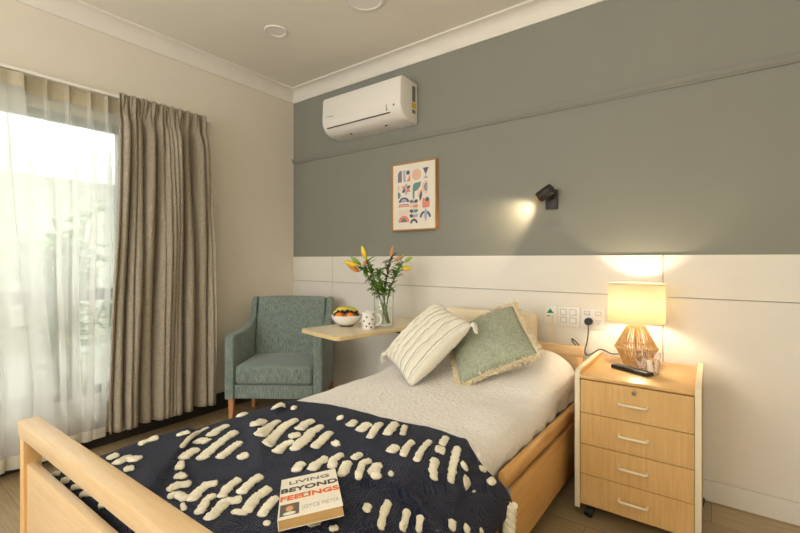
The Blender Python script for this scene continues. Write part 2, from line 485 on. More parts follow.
def sheer_curtain():
    # pinch pleats on the heading at these wall positions, falling into broad soft folds
    ys0, ys1 = -.95, 1.20
    pl = [-.95+.1*k for k in range(15)] + [.56, .637, .737, .838, .943, 1.035, 1.12, 1.20]
    pl = sorted(set(round(p, 3) for p in pl if p < .52 or .56 <= p < 1.15))
    npl = len(pl)-1
    NU, NV = npl*26+1, 70
    zt, zb = 2.183, .085
    def fn(u, v):
        z = zt+(zb-zt)*v
        k = min(npl-1, int(u*npl)); f = u*npl-k
        y = pl[k]+(pl[k+1]-pl[k])*f
        # heading: narrow pinch at each pleat line
        dist = min(f, 1-f)
        pinch = math.exp(-(dist/.07)**2)
        head = .028*pinch
        w = max(0, min(1, (v-.04)/.25)); w = w*w*(3-2*w)
        ph = u*npl
        fold = .030*math.cos(2*PI*ph)+.020*math.cos(PI*ph*.9+1.3)+.012*math.sin(2*PI*ph*1.9+3*v)
        drift = .05*math.sin(ph*1.15+.6)*v
        over = .028*math.sin(2*PI*ph*1.0+.9)*w   # lets folds tuck over one another
        x = TRX-.024+head*(1-w)+fold*w+.012*w
        x = min(x, TRX+.016)
        return (x, y+over+drift*w+.008*sn((y*3, z*2, 4)), z+.006*sn((y*4, 1, 2)) if v > .98 else z)
    bm = bmesh.new(); vs, fs = grid(bm, NU, NV, fn)
    for f in fs:
        zc = sum(v.co.z for v in f.verts)/4
        if zc < zb+.075: f.material_index = 1
        elif zc > zt-.085: f.material_index = 2
    return obj('sheer_curtain', bm, ['sheer', 'sheer_hem', 'sheer_head'], auto=0)
sh = sheer_curtain()
tag(sh, 'white voile curtain spanning the window up to the linen drape', 'sheer curtain', 'pair of voile curtains')
# second voile of the pair, hanging in front at the left and swept back a little toward its hem
def sheer_left():
    NU, NV = 15*22+1, 60; zt, zb = 2.168, .06
    def fn(u, v):
        z = zt+(zb-zt)*v; w = max(0, min(1, v/.25)); ph = u*15
        y1 = .625+.115*min(1, v*1.25)**1.3
        y = -.95+(y1+.95)*u
        x = TRX+.040+(.014*math.cos(2*PI*ph)+.008*math.cos(PI*ph*.8+.7))*(.35+.65*w)+.006*math.sin(ph*1.7+v*3)*w
        return (x, y+.018*math.sin(2*PI*ph+.9)*w, z)
    bm = bmesh.new(); vs, fs = grid(bm, NU, NV, fn)
    for f in fs:
        zc = sum(q.co.z for q in f.verts)/4
        f.material_index = 1 if zc < zb+.075 else (2 if zc > zt-.085 else 0)
    return obj('sheer_curtain', bm, ['sheer', 'sheer_hem', 'sheer_head'], auto=0)
tag(sheer_left(), 'front white voile curtain layered over the left part of the window', 'sheer curtain', 'pair of voile curtains')

def drape():
    NU, NV = 620, 60
    zt, zb = 2.192, .125
    rnd = random.Random(4)
    # folds of unequal width
    edges = [0]
    while edges[-1] < 1: edges.append(edges[-1]+rnd.choice((.04, .055, .08, .12, .17)))
    edges = [e_/edges[-1] for e_ in edges]; amp = [rnd.uniform(.6, 1.1) for _ in edges]
    def phase(u):
        for i in range(len(edges)-1):
            if u <= edges[i+1]+1e-9: return i, (u-edges[i])/(edges[i+1]-edges[i])
        return len(edges)-2, 1
    def fn(u, v):
        z = zt+(zb-zt)*v
        i, f = phase(u)
        w = max(0, min(1, v/.12)); w = w*w*(3-2*w)
        y0 = 1.060+(1.005-1.060)*min(1, v*1.1)**1.6; y1 = 1.618+.050*min(1, v*2.2)
        uu = u**(.92)
        y = y0+(y1-y0)*uu
        a = amp[i]*(1-f)+amp[min(i+1, len(amp)-1)]*f
        s = math.cos(2*PI*f)
        fold = (abs(s)**.75)*(1 if s > 0 else -1)
        tight = .5+.5*math.cos(2*PI*(u*27)+2*math.sin(u*9))
        x = TRX+.082+(.052*a*fold)*w+(1-w)*(.020*tight+.012*math.sin(u*61))
        x += .014*math.sin(u*23+v*5)*w+.018*sn((u*9+v*1.2, v*2.2, 2))*w
        y += .012*math.sin(2*PI*f)*w*a+.006*sn((u*14, v*2.5, 7))
        # heading pleats pinch in just under the tape
        x -= .012*math.exp(-((v-.055)/.02)**2)
        return (x, y, z-(.012*sn((u*5, 2, 1)) if v > .97 else 0)+(.004*tight if v < .02 else 0))
    bm = bmesh.new(); grid(bm, NU, NV, fn)
    # hem stitch band
    return solid(obj('drape', bm, 'drape', auto=0), .0015)
dr = drape()
tag(dr, 'heavy beige linen drape gathered at the right of the window', 'drape')

# ------------------------------------------------------------------ camera
cam = bpy.data.cameras.new('camera'); co = bpy.data.objects.new('camera', cam); COL.objects.link(co)
co.location = (0, 0, 1.175); co.rotation_euler = (PI/2, 0, .6351)
cam.sensor_width = 36; cam.lens = 422.66/800*36; cam.shift_y = -7.6/800; cam.clip_start = .02
scn.camera = co

# ------------------------------------------------------------------ bed
def ztop(y):
    t_ = max(0, min(1, (y-1.75)/.6)); return .553+.105*t_*t_*(3-2*t_)
def xr(y): return -.604+.028*max(0, min(1, (y-1.2)/1.1))
XL = -1.53

bed = empty('bed', (-1.08, 1.4, 0), label='single beech care bed with low footboard and headboard against white wall panel', cat='bed')
BI = Matrix.Translation((1.08, -1.4, 0))
def bobj(name, bm, mat, parent=None, **k):
    bm.transform(BI); return obj(name, bm, mat, parent or bed, **k)
def rotz_box(bm, x0, x1, y0, y1, z0, z1, piv, ang, bev=.003, seg=2):
    m = Matrix.Translation((piv[0], piv[1], 0)) @ Matrix.Rotation(ang, 4, 'Z') @ Matrix.Translation((-piv[0], -piv[1], 0))
    box(bm, x0, x1, y0, y1, z0, z1, bev, seg, mat=m)
FP = (-1.575, .318); FA = math.radians(1.1)
bm = bmesh.new()
FM = Matrix.Translation((FP[0], FP[1], 0)) @ Matrix.Rotation(FA, 4, 'Z')
prism(bm, [(0, .718), (.016, .676), (1.10, .676), (1.116, .718)], 0, .05, 'y', bev=.004); bm.transform(FM)
rail = bobj('footboard_rail', bm, 'beech')
bm = bmesh.new(); box(bm, .040, 1.075, .012, .034, .17, .604, .003, 2); bm.transform(FM); bobj('footboard_panel', bm, 'beech')
for x in (.010, 1.074):
    bm = bmesh.new(); box(bm, x, x+.032, .004, .046, .05, .676, .003, 2); bm.transform(FM); bobj('post', bm, 'beech_z')
# headboard
bm = bmesh.new(); box(bm, -1.60, -.566, 2.455, 2.492, .635, .692, .006, 3); bobj('headboard_rail', bm, 'beech')
bm = bmesh.new(); box(bm, -1.565, -.60, 2.465, 2.483, .25, .636, .002, 1); bobj('headboard_panel', bm, 'beech')
for x in (-1.60, -.606):
    bm = bmesh.new(); box(bm, x, x+.04, 2.455, 2.492, .05, .636, .004, 2); bobj('post', bm, 'beech_z')
# side rails and boards on both sides
for s, pts in ((1, [(-.577, 1.375), (-.557, 2.29)]), (-1, [(-1.590, 1.375), (-1.592, 2.29)])):
    bm = bmesh.new()
    ang = -math.atan2(pts[1][0]-pts[0][0], pts[1][1]-pts[0][1]); L = pts[1][1]-pts[0][1]
    sec = []
    for k in range(20):
        a = 2*PI*k/20; sec.append((.0185*math.copysign(abs(math.cos(a))**.7, math.cos(a)), .415+.031*math.copysign(abs(math.sin(a))**.8, math.sin(a))))
    prism(bm, sec, 0, L, 'y', bev=.005)
    bm.transform(Matrix.Translation((*pts[0], 0)) @ Matrix.Rotation(ang, 4, 'Z')); bobj('side_rail', bm, 'beech_y', auto=50)
    bm = bmesh.new(); box(bm, s*.006-.010, s*.006+.010, .02, L+.01, .132, .368, .003, 2)
    bm.transform(Matrix.Translation((*pts[0], 0)) @ Matrix.Rotation(ang, 4, 'Z')); bobj('side_board', bm, 'beech_y')
    # lower board continues under the throw toward the foot
    bm = bmesh.new(); box(bm, -s*.02-.010, -s*.02+.010, .04-pts[0][1]+.36, 0, .17, .34, .003, 2)
    bm.transform(Matrix.Translation((*pts[0], 0)) @ Matrix.Rotation(ang, 4, 'Z')); bobj('side_board', bm, 'beech_y')
    bm = bmesh.new(); box(bm, s*.014-.012, s*.014+.012, -.016, .016, .10, .392, .004, 2)
    bm.transform(Matrix.Translation((*pts[0], 0)) @ Matrix.Rotation(ang, 4, 'Z')); bobj('side_bracket', bm, 'grey_metal')
bm = bmesh.new()
box(bm, -1.50, -1.46, .38, 2.44, .26, .30, .003, 1); box(bm, -.70, -.66, .38, 2.44, .26, .30, .003, 1)
for y in (.5, 1.1, 1.7, 2.3): box(bm, -1.46, -.70, y, y+.04, .26, .30, .003, 1)
bobj('underframe', bm, 'grey_metal', smooth=False)
for x in (-1.45, -.71):
    for y in (.75, 2.05):
        bm = bmesh.new(); box(bm, x-.02, x+.02, y-.02, y+.02, .12, .262, .002, 1); lg = bobj('leg', bm, 'grey_metal', smooth=False)
        bm = bmesh.new(); lathe(bm, [(0, -.015), (.045, -.015), (.055, -.008), (.055, .008), (.045, .015), (0, .015)], 20)
        bm.transform(Matrix.Translation((x, y, .055)) @ Matrix.Rotation(PI/2, 4, 'Y'))
        box(bm, x-.022, x+.022, y-.012, y+.03, .07, .125, .004, 1); bobj('castor', bm, 'dark_rubber', lg)

# mattress
bm = bmesh.new(); box(bm, XL+.03, -.635, .42, 2.43, .302, .50, .04, 4)
tag(obj('mattress', bm, 'pillow_cotton'), 'pale mattress under the white coverlet on the beech bed', 'mattress')

# cross-section curves of the cloths on the bed, arc length u measured from the left hem
def catmull(P_, n=10):
    out = []
    P2 = [P_[0]]+list(P_)+[P_[-1]]
    for i in range(1, len(P2)-2):
        p0, p1, p2, p3 = [Vector(q) for q in P2[i-1:i+3]]
        for k in range(n):
            t_ = k/n
            out.append(.5*((2*p1)+(-p0+p2)*t_+(2*p0-5*p1+4*p2-p3)*t_*t_+(-p0+3*p1-3*p2+p3)*t_**3))
    out.append(Vector(P_[-1])); return out

def coverlet_pt(u, v):
    y = .44+(2.445-.44)*v
    hk = max(0, min(1, (y-1.9)/.5)); z = ztop(y); R = .085+.085*hk; a = XL; b_ = xr(y)
    lump = .006*sn((y*3, u*6, 1))+.0035*sn((y*11, u*20, 4))
    lump += .010*sn((y*7, u*3, 9))*max(0, min(1, (u-.68)/.08))
    # section walked from left hem to right hem
    segs = [z-R-.33, R*PI/2, (b_-R)-(a+R), R*PI/2, z-R-.43]
    tot = sum(segs); s = u*tot
    if s < segs[0]: p = (a-.004, .33+s); n = (-1, 0)
    elif s < segs[0]+segs[1]:
        t_ = (s-segs[0])/R; p = (a+R-R*math.cos(t_), z-R+R*math.sin(t_)); n = (-math.cos(t_), math.sin(t_))
    elif s < sum(segs[:3]):
        d = (s-segs[0]-segs[1])/segs[2]; p = (a+R+d*segs[2], z+.012*math.sin(PI*d)); n = (0, 1)
    elif s < sum(segs[:4]):
        t_ = (s-sum(segs[:3]))/R; p = (b_-R+R*math.sin(t_), z-R+R*math.cos(t_)); n = (math.sin(t_), math.cos(t_))
    else:
        d = s-sum(segs[:4]); p = (b_-.10*d*(1 if y > 1.3 else 1.4)-.006*math.sin(y*40)*min(1, d*20), z-R-d); n = (1, 0)
    rr = 1
    # rounded end at the headboard
    e = max(0, (y-2.385)/.06); drop = .05*e*e
    return (p[0]+n[0]*lump, y, p[1]+n[1]*lump-drop*(1 if p[1] > .45 else .4))
bm = bmesh.new(); grid(bm, 150, 150, coverlet_pt)
cv = solid(obj('coverlet', bm, 'coverlet', auto=0), .006, -1)
tag(cv, 'white textured chenille coverlet spread over the bed', 'bedspread')

THROW = catmull([(-1.600, .33), (-1.592, .42), (-1.575, .480), (-1.540, .532), (-1.475, .562), (-1.34, .578), (-1.05, .588), (-.82, .586), (-.70, .577),
                 (-.645, .556), (-.605, .518), (-.575, .487), (-.545, .462), (-.526, .430), (-.520, .398), (-.522, .355)], 8)
TL = [0]
for a, b_ in zip(THROW[:-1], THROW[1:]): TL.append(TL[-1]+(b_-a).length)
def throw_sec(u):
    u = max(0, min(TL[-1]-1e-6, u))
    lo = 0
    for i in range(len(TL)-1):
        if TL[i+1] >= u: lo = i; break
    f = (u-TL[lo])/(TL[lo+1]-TL[lo]); p = THROW[lo].lerp(THROW[lo+1], f)
    i0 = max(0, lo-2); i1 = min(len(THROW)-1, lo+3)
    t_ = (THROW[i1]-THROW[i0]).normalized(); return p, Vector((-t_.y, t_.x))
RIDGES = [((-1.40, .95), (-1.02, .73), .020, .026), ((-.80, .81), (-.665, .90), .020, .016), ((-.665, .90), (-.54, .90), .024, .02), ((-1.40, 1.12), (-1.36, 1.02), .014, .018),
          ((-.665, 1.27), (-.60, 1.10), .016, .014), ((-.60, 1.10), (-.55, .95), .014, .016), ((-1.25, 1.15), (-.85, 1.12), .006, .03), ((-.95, .98), (-.70, .99), .007, .02),
          ((-1.15, .95), (-.9, .78), .006, .03), ((-1.5, .9), (-1.42, .45), .006, .03)]
def segdist(p, a, b_):
    ax, ay = a; bx, by = b_; dx, dy = bx-ax, by-ay
    t_ = max(0, min(1, ((p[0]-ax)*dx+(p[1]-ay)*dy)/(dx*dx+dy*dy)))
    return math.hypot(p[0]-ax-t_*dx, p[1]-ay-t_*dy), t_
def throw_pt(u, y, lift=0):
    p, n = throw_sec(u)
    X = p.x; h = .005*sn((X*7, y*7, 3))+.0025*sn((X*19, y*15, 8))
    for a, b_, hh, ww in RIDGES:
        d, t_ = segdist((X, y), a, b_); h += hh*math.exp(-(d/ww)**2)*(.3+.7*math.sin(PI*min(1, max(0, t_*.8+.1))))
    # folded-over corner: cloth lies double left of this line
    k = (X-(-1.40+(.73-y)*1.15)); fl = 1/(1+math.exp(k/.004)) if y < .80 else 0
    h += .019*fl*max(0, min(1, (.78-y)/.03))
    y2 = y; z = p.y
    if y < .395:                                        # cloth falls over the foot end of the mattress
        d = .395-y; z = p.y-(1.6*d if p.y > .5 else .3*d); y2 = .395-.45*d
    return Vector((p.x+n.x*(h+lift), y2, z+n.y*(h+lift)))
def throw_edge(u): return 1.165+.10*min(1, u/ TL[-1]*1.15)+.008*math.sin(u*14)+.055*max(0, min(1, (u-TL[-1]+.17)/.14))
bm = bmesh.new()
NU, NV = 260, 150
grid(bm, NU, NV, lambda a, b_: throw_pt(a*TL[-1], .33+(throw_edge(a*TL[-1])-.33)*b_))
TUFTS = []
TUFTS = [
(0.0098, [(0.46, 0.641), (0.402, 0.695), (0.329, 0.766), (0.312, 0.812)]),
(0.028, [(0.411, 0.764), (0.374, 0.813), (0.368, 0.854)]),
(0.028, [(0.434, 0.707), (0.422, 0.726), (0.455, 0.732)]),
(0.0265, [(0.56, 0.648), (0.523, 0.701), (0.489, 0.763), (0.453, 0.83)]),
(0.0198, [(0.6, 0.684), (0.57, 0.74), (0.557, 0.784)]),
(0.0228, [(0.649, 0.715), (0.651, 0.747)]),
(0.0235, [(0.515, 0.619), (0.492, 0.647), (0.476, 0.683)]),
(0.0239, [(0.538, 0.593), (0.549, 0.608)]),
(0.0166, [(0.365, 0.677), (0.363, 0.718)]),
(0.02, [(0.326, 0.612), (0.335, 0.635)]),
(0.028, [(0.306, 0.943), (0.283, 0.975)]),
(0.028, [(0.39, 1.034), (0.386, 1.087)]),
(0.026, [(0.413, 1.102), (0.432, 1.114)]),
(0.028, [(0.513, 0.863), (0.446, 0.946)]),
(0.028, [(0.598, 0.82), (0.518, 0.919), (0.496, 0.976)]),
(0.0273, [(0.655, 0.807), (0.606, 0.874), (0.565, 0.946), (0.545, 1.016)]),
(0.0241, [(0.633, 0.953), (0.606, 1.007), (0.597, 1.047)]),
(0.028, [(0.653, 0.897), (0.664, 0.934)]),
(0.0227, [(0.713, 0.8), (0.69, 0.848), (0.692, 0.881)]),
(0.0243, [(0.751, 0.837), (0.715, 0.907), (0.673, 0.976), (0.664, 1.031)]),
(0.0206, [(0.776, 0.892), (0.757, 0.944), (0.728, 1.008)]),
(0.018, [(0.664, 1.106), (0.685, 1.12)]),
(0.0229, [(0.745, 1.082), (0.741, 1.121)]),
(0.0242, [(0.806, 1.066), (0.798, 1.127)]),
(0.0184, [(0.871, 1.046), (0.844, 1.102), (0.822, 1.165)]),
(0.0212, [(0.902, 1.096), (0.88, 1.151), (0.859, 1.201)]),
(0.0139, [(0.937, 1.136), (0.9, 1.202)]),
(0.0208, [(0.98, 1.012), (0.969, 1.062)]),
(0.0155, [(1.022, 1.021), (0.994, 1.082), (0.988, 1.125)]),
(0.0241, [(0.807, 0.942), (0.814, 0.964)]),
(0.0144, [(0.865, 0.845), (0.842, 0.878)]),
(0.0172, [(0.912, 0.837), (0.878, 0.875), (0.874, 0.917)]),
(0.0167, [(0.919, 0.914), (0.916, 0.955)]),
(0.0171, [(0.955, 0.907), (0.964, 0.944)]),
(0.0189, [(0.978, 0.81), (0.941, 0.857), (0.921, 0.893)]),
(0.0134, [(1.018, 0.828), (0.983, 0.875), (0.956, 0.915)]),
(0.0198, [(1.053, 0.858), (1.013, 0.899), (0.998, 0.926), (1.009, 0.94)]),
(0.0159, [(1.046, 0.92), (1.058, 0.931)]),
(0.0134, [(1.1, 0.763), (1.089, 0.789)]),
(0.0135, [(1.149, 0.767), (1.128, 0.802), (1.112, 0.841)]),
(0.0134, [(1.181, 0.823), (1.168, 0.852), (1.154, 0.875)]),
(0.0114, [(1.21, 0.868), (1.182, 0.89)]),
(0.0107, [(1.085, 0.658), (1.094, 0.678)]),
(0.0084, [(1.053, 0.653), (1.057, 0.658)]),
(0.0145, [(1.067, 1.026), (1.041, 1.095), (1.031, 1.16)]),
(0.0151, [(1.069, 1.166), (1.057, 1.22)]),
(0.0247, [(1.065, 1.135), (1.094, 1.149)]),
(0.017, [(1.139, 1.015), (1.116, 1.043), (1.095, 1.091)]),
(0.0159, [(1.171, 1.069), (1.141, 1.126), (1.108, 1.203)]),
(0.0183, [(1.164, 1.142), (1.159, 1.16)]),
(0.0215, [(1.2, 1.108), (1.193, 1.148)]),
(0.012, [(1.227, 1.141), (1.233, 1.139)]),
(0.0127, [(1.192, 1.23), (1.21, 1.253)]),
(0.0151, [(1.24, 1.217), (1.248, 1.255)]),
(0.0144, [(1.258, 0.96), (1.242, 0.981)]),
(0.0153, [(1.285, 1.013), (1.279, 1.034)]),
(0.02, [(1.323, 1.08), (1.321, 1.094)]),
(0.0216, [(0.557, 0.577), (0.571, 0.599)]),
(0.0148, [(0.617, 0.551), (0.605, 0.569), (0.633, 0.567)]),
(0.0163, [(0.657, 0.511), (0.654, 0.538), (0.675, 0.564)]),
(0.0152, [(0.688, 0.497), (0.693, 0.519), (0.737, 0.52)]),
(0.008, [(0.741, 0.507), (0.777, 0.495)]),
(0.0201, [(0.75, 0.523), (0.73, 0.551), (0.719, 0.58), (0.735, 0.602)]),
(0.0147, [(0.803, 0.504), (0.812, 0.514), (0.778, 0.55), (0.78, 0.57)]),
(0.0161, [(0.801, 0.571), (0.773, 0.607), (0.762, 0.647)]),
(0.0192, [(0.86, 0.504), (0.842, 0.539), (0.827, 0.567), (0.851, 0.596)]),
(0.0114, [(0.875, 0.553), (0.901, 0.57), (0.873, 0.602)]),
(0.0185, [(0.826, 0.607), (0.803, 0.651), (0.788, 0.694)]),
(0.0172, [(0.902, 0.573), (0.869, 0.62), (0.86, 0.669)]),
(0.0154, [(0.938, 0.587), (0.92, 0.619), (0.907, 0.654)]),
(0.02, [(0.846, 0.762), (0.827, 0.803)]),
(0.0199, [(0.879, 0.792), (0.86, 0.824), (0.854, 0.859)]),
(0.0117, [(0.968, 0.574), (0.968, 0.589)]),
(0.0145, [(1.004, 0.605), (1.014, 0.619)]),
(0.014, [(1.045, 0.63), (1.055, 0.66)]),
(0.0154, [(0.358, 0.482), (0.351, 0.514)]),
(0.0207, [(0.414, 0.482), (0.395, 0.514), (0.443, 0.537)]),
(0.0221, [(0.482, 0.478), (0.488, 0.502)]),
(0.0147, [(0.333, 0.576), (0.331, 0.604), (0.337, 0.631)]),
(0.008, [(0.211, 0.39), (0.293, 0.388)]),
(0.01, [(0.323, 0.376), (0.376, 0.387)]),
(0.0083, [(0.399, 0.377), (0.467, 0.389)]),
(0.009, [(0.466, 0.375), (0.533, 0.391)]),
(0.0098, [(0.585, 0.382), (0.611, 0.389)])]

def tuft(bm, pts, w):
    # resample the stroke on the cloth, then sweep a plump bumpy section along it
    P3 = [Vector(p) for p in pts]
    path = []
    for a, b_ in zip(P3[:-1], P3[1:]):
        n = max(2, int((b_-a).length/.0042))
        for k in range(n): path.append(a.lerp(b_, k/n))
    path.append(P3[-1])
    N = len(path); rings = []
    C = [throw_pt(q.x, q.y, .001) for q in path]
    NN = []
    for q in path:
        e = .004; a = throw_pt(q.x+e, q.y)-throw_pt(q.x-e, q.y); b_ = throw_pt(q.x, q.y+e)-throw_pt(q.x, q.y-e)
        n = a.cross(b_)
        NN.append(n.normalized())
    seed = pts[0][0]*31+pts[0][1]*17
    for i in range(N):
        t_ = (C[min(N-1, i+1)]-C[max(0, i-1)]).normalized(); n = NN[i]
        side = t_.cross(n).normalized()
        q = i/(N-1); endf = math.sqrt(max(0, 1-(2*q-1)**(26 if N > 12 else 8)))
        endf = max(endf, .45)
        wi = min(w, .024)*.80*endf*(1+.20*sn((seed, i*.30, 0))); ring = []
        for k in range(14):
            a = 2*PI*k/14; jit = 1+.30*sn((seed+k*1.7, i*1.1, 5))+.18*sn((seed+k*.6, i*.5, 9))
            ring.append(bm.verts.new(C[i]+side*math.cos(a)*wi*jit+n*(math.sin(a)*min(.0075, wi*.6)*jit*(1 if math.sin(a) > 0 else .3)+.002)))
        rings.append(ring)
    for i in range(N-1):
        for k in range(14):
            bm.faces.new((rings[i][k], rings[i][(k+1) % 14], rings[i+1][(k+1) % 14], rings[i+1][k])).material_index = 1
    for rg in (rings[0], rings[-1]): bm.faces.new(rg).material_index = 1
for st in TUFTS: tuft(bm, st[1], st[0])
throw = obj('throw_blanket', bm, ['navy', 'knit_cream'], auto=0)
tag(throw, 'navy woven throw with raised cream tufted dashes across the foot of the bed', 'blanket')
# plaited corner tassel of the throw
bm = bmesh.new()
cpt = throw_pt(TL[-1]-.02, throw_edge(TL[-1])-.005)
for s in range(3):
    tube(bm, [(cpt.x+.006+.010*math.cos(k*.9+s*2.1), cpt.y-.02+.010*math.sin(k*.9+s*2.1)-.002*k, cpt.z+.015-.0085*k) for k in range(16)], .0115, 8)
for k in range(14):
    a = rnd = k*2.4; tube(bm, [(cpt.x+.006, cpt.y-.05, cpt.z-.11), (cpt.x+.006+.015*math.cos(a), cpt.y-.05+.015*math.sin(a), cpt.z-.19)], .0035, 5)
ts = obj('tassel', bm, 'knit_cream', throw)

# paperback on the throw
def paperback():
    bl, br, tr_, tl = [Vector(p) for p in BOOK]
    W, Hh, T = .138, .212, .022
    m0 = basis((bl+br+tr_+tl)/4, (tr_-tl)+(br-bl), (tl-bl)+(tr_-br))
    c = m0 @ Vector((0, 0, -T)); z = c.z
    mm = Matrix.Translation(-c) @ m0 @ Matrix.Translation((0, 0, -T))
    e = empty('paperback_book', (c.x, c.y, z), label='thick paperback with white cover and orange lettering lying on the navy throw', cat='book')
    bm = bmesh.new(); box(bm, -W/2+.001, W/2-.002, -Hh/2+.001, Hh/2-.001, .001, T-.001, mat=mm); obj('pages', bm, 'pages', e, smooth=False)
    bm = bmesh.new(); box(bm, -W/2, W/2, -Hh/2, Hh/2, T-.001, T, .0003, 1, mat=mm); box(bm, -W/2, W/2, -Hh/2, Hh/2, 0, .001, mat=mm)
    box(bm, -W/2-.0008, -W/2+.001, -Hh/2, Hh/2, 0, T, mat=mm); obj('cover', bm, 'paper', e, smooth=False)
    up = T+.0004
    def put(txt, y, size, mat, x0, x1, bold):
        letters(txt, size, mat, mm @ Matrix.Translation((x0, y, up)), e, 'lettering', width=x1-x0, bold=bold)
    put('LIVING', Hh*.30, .024*Hh/.2, 'txt_grey', -W*.36, W*.36, .0006)
    put('BEYOND', Hh*.10, .030*Hh/.2, 'txt_dark', -W*.49, W*.49, .001)
    put('FEELINGS', -Hh*.10, .030*Hh/.2, 'txt_orange', -W*.49, W*.49, .001)
    put('JOYCE MEYER', -Hh*.37, .022*Hh/.2, 'txt_pale', -W*.14, W*.46, 0)
    put('your', -Hh*.03, .022*Hh/.2, 'txt_grey', -W*.17, W*.02, 0)
    bm = bmesh.new(); box(bm, -W*.48, -W*.18, -Hh*.44, -Hh*.19, T, T+.0004, mat=mm); obj('photo_patch', bm, 'photo_bg', e, smooth=False)
    bm = bmesh.new()
    for cx_, cy_, rx, ry, mi in ((-W*.33, -Hh*.29, W*.085, Hh*.075, 1), (-W*.33, -Hh*.305, W*.055, Hh*.06, 0), (-W*.33, -Hh*.405, W*.10, Hh*.035, 2)):
        vs = [bm.verts.new(mm @ Vector((cx_+rx*math.cos(2*PI*k/20), cy_+ry*math.sin(2*PI*k/20), T+.0006+.0002*(mi != 1)))) for k in range(20)]
        bm.faces.new(vs).material_index = mi
    obj('portrait', bm, ['skin_print', 'hair_print', 'paper'], e, smooth=False)
M['txt_grey'] = plain('ink_grey', rgb(126, 120, 110), .6); M['txt_dark'] = plain('ink_dark', rgb(72, 68, 62), .6)
M['txt_orange'] = plain('ink_orange', rgb(226, 106, 52), .6); M['txt_pale'] = plain('ink_pale', rgb(186, 182, 172), .6)
M['photo_bg'] = plain('print_grey', rgb(96, 92, 80), .6); M['skin_print'] = plain('print_skin', rgb(224, 168, 128), .6); M['hair_print'] = plain('print_hair', rgb(150, 96, 56), .6)
BOOK = [(-.734, .562, .624), (-.645, .669, .638), (-.808, .805, .616), (-.896, .699, .603)]
paperback()

# ------------------------------------------------------------------ pillow and cushions
def cushion(bm, W, Hh, T, n=44, pinch=.06, edge=.0, wr=.004, seed=0, p=.55, q=2.2, rnd_=.045):
    def side(sg):
        vs = []
        for i in range(n+1):
            row = []
            for j in range(n+1):
                s = -1+2*i/n; t_ = -1+2*j/n
                x = s*W/2*(1-pinch*(1-t_*t_)*abs(s)**2); y = t_*Hh/2*(1-pinch*(1-s*s)*abs(t_)**2)
                hh = T/2*((1-abs(s)**q)*(1-abs(t_)**q))**p
                cr = 1-rnd_*abs(s*t_)**6; x *= cr; y *= cr
                row.append(bm.verts.new((x, y, sg*hh+wr*sn((s*3+seed, t_*3, sg*2))*(1-max(abs(s), abs(t_))**4))))
            vs.append(row)
        for i in range(n):
            for j in range(n): bm.faces.new((vs[i][j], vs[i+1][j], vs[i+1][j+1], vs[i][j+1]))
    side(1); side(-1); bmesh.ops.remove_doubles(bm, verts=bm.verts, dist=.0004)

# cream bed pillow propped against the headboard
bm = bmesh.new(); cushion(bm, .62, .40, .10, seed=3, p=.35, q=6, pinch=.015)
m = basis((-1.108, 2.395, .668), (1, .02, 0), (0, .10, .99)); 
o = obj('bed_pillow', bm, 'pillow_cotton'); o.matrix_world = m
tag(o, 'plain cream bed pillow propped upright behind both scatter cushions', 'pillow')

def cushion_pose(A, B, C_, D):
    A, B, C_, D = map(Vector, (A, B, C_, D)); c = (A+B+C_+D)/4
    return basis(c, (B-A)+(C_-D), (D-A)+(C_-B)), c
# striped cushion: local x runs along the bottom edge (A to B), stripes run along local y
m, c = cushion_pose((-1.488, 1.873, .627), (-1.145, 1.642, .556), (-.935, 1.866, .842), (-1.278, 2.098, .912))
m = Matrix.Translation((0, 0, .012)) @ m
bm = bmesh.new(); cushion(bm, .43, .43, .15, seed=8, wr=.007, n=64)
# raised ribs between the seams
for v in bm.verts:
    k = math.cos(v.co.x*2*PI/.056); e = 1-max(abs(v.co.x), abs(v.co.y))/.215
    if e > .02: v.co.z += math.copysign(1, v.co.z)*(-.0065*k*min(1, e*6)+.006*sn((v.co.x*45, v.co.y*45, 1)))
sc = obj('striped_cushion', bm, 'stripe_cushion', auto=0); sc.matrix_world = m
tag(sc, 'cream cushion with ribbed stripes and corner tassels lying left on the bed', 'cushion')
for (x, y) in ((.2045, .2045), (-.2045, -.2045)):
    bm = bmesh.new()
    d = Vector((x, y, 0)).normalized()
    hang = m.inverted().to_3x3() @ Vector((0, 0, -1))
    base = Vector((x, y, 0))*1.0; kn = base+d*.010
    r_ = bmesh.ops.create_uvsphere(bm, u_segments=14, v_segments=10, radius=.013)
    for v in r_['verts']: v.co += kn
    for k in range(26):
        a = k*2.399; rr = .010*math.sqrt((k+1)/26); side = d.cross(Vector((0, 0, 1)))
        o1 = side*math.cos(a)*rr+Vector((0, 0, 1))*math.sin(a)*rr
        tube(bm, [kn+o1*.7, kn+(hang*.5+d*.7)*.018+o1*1.6, kn+(hang*.9+d*.35)*.036+o1*1.9], .0026, 5)
    obj('tassel', bm, 'white_yarn', sc)

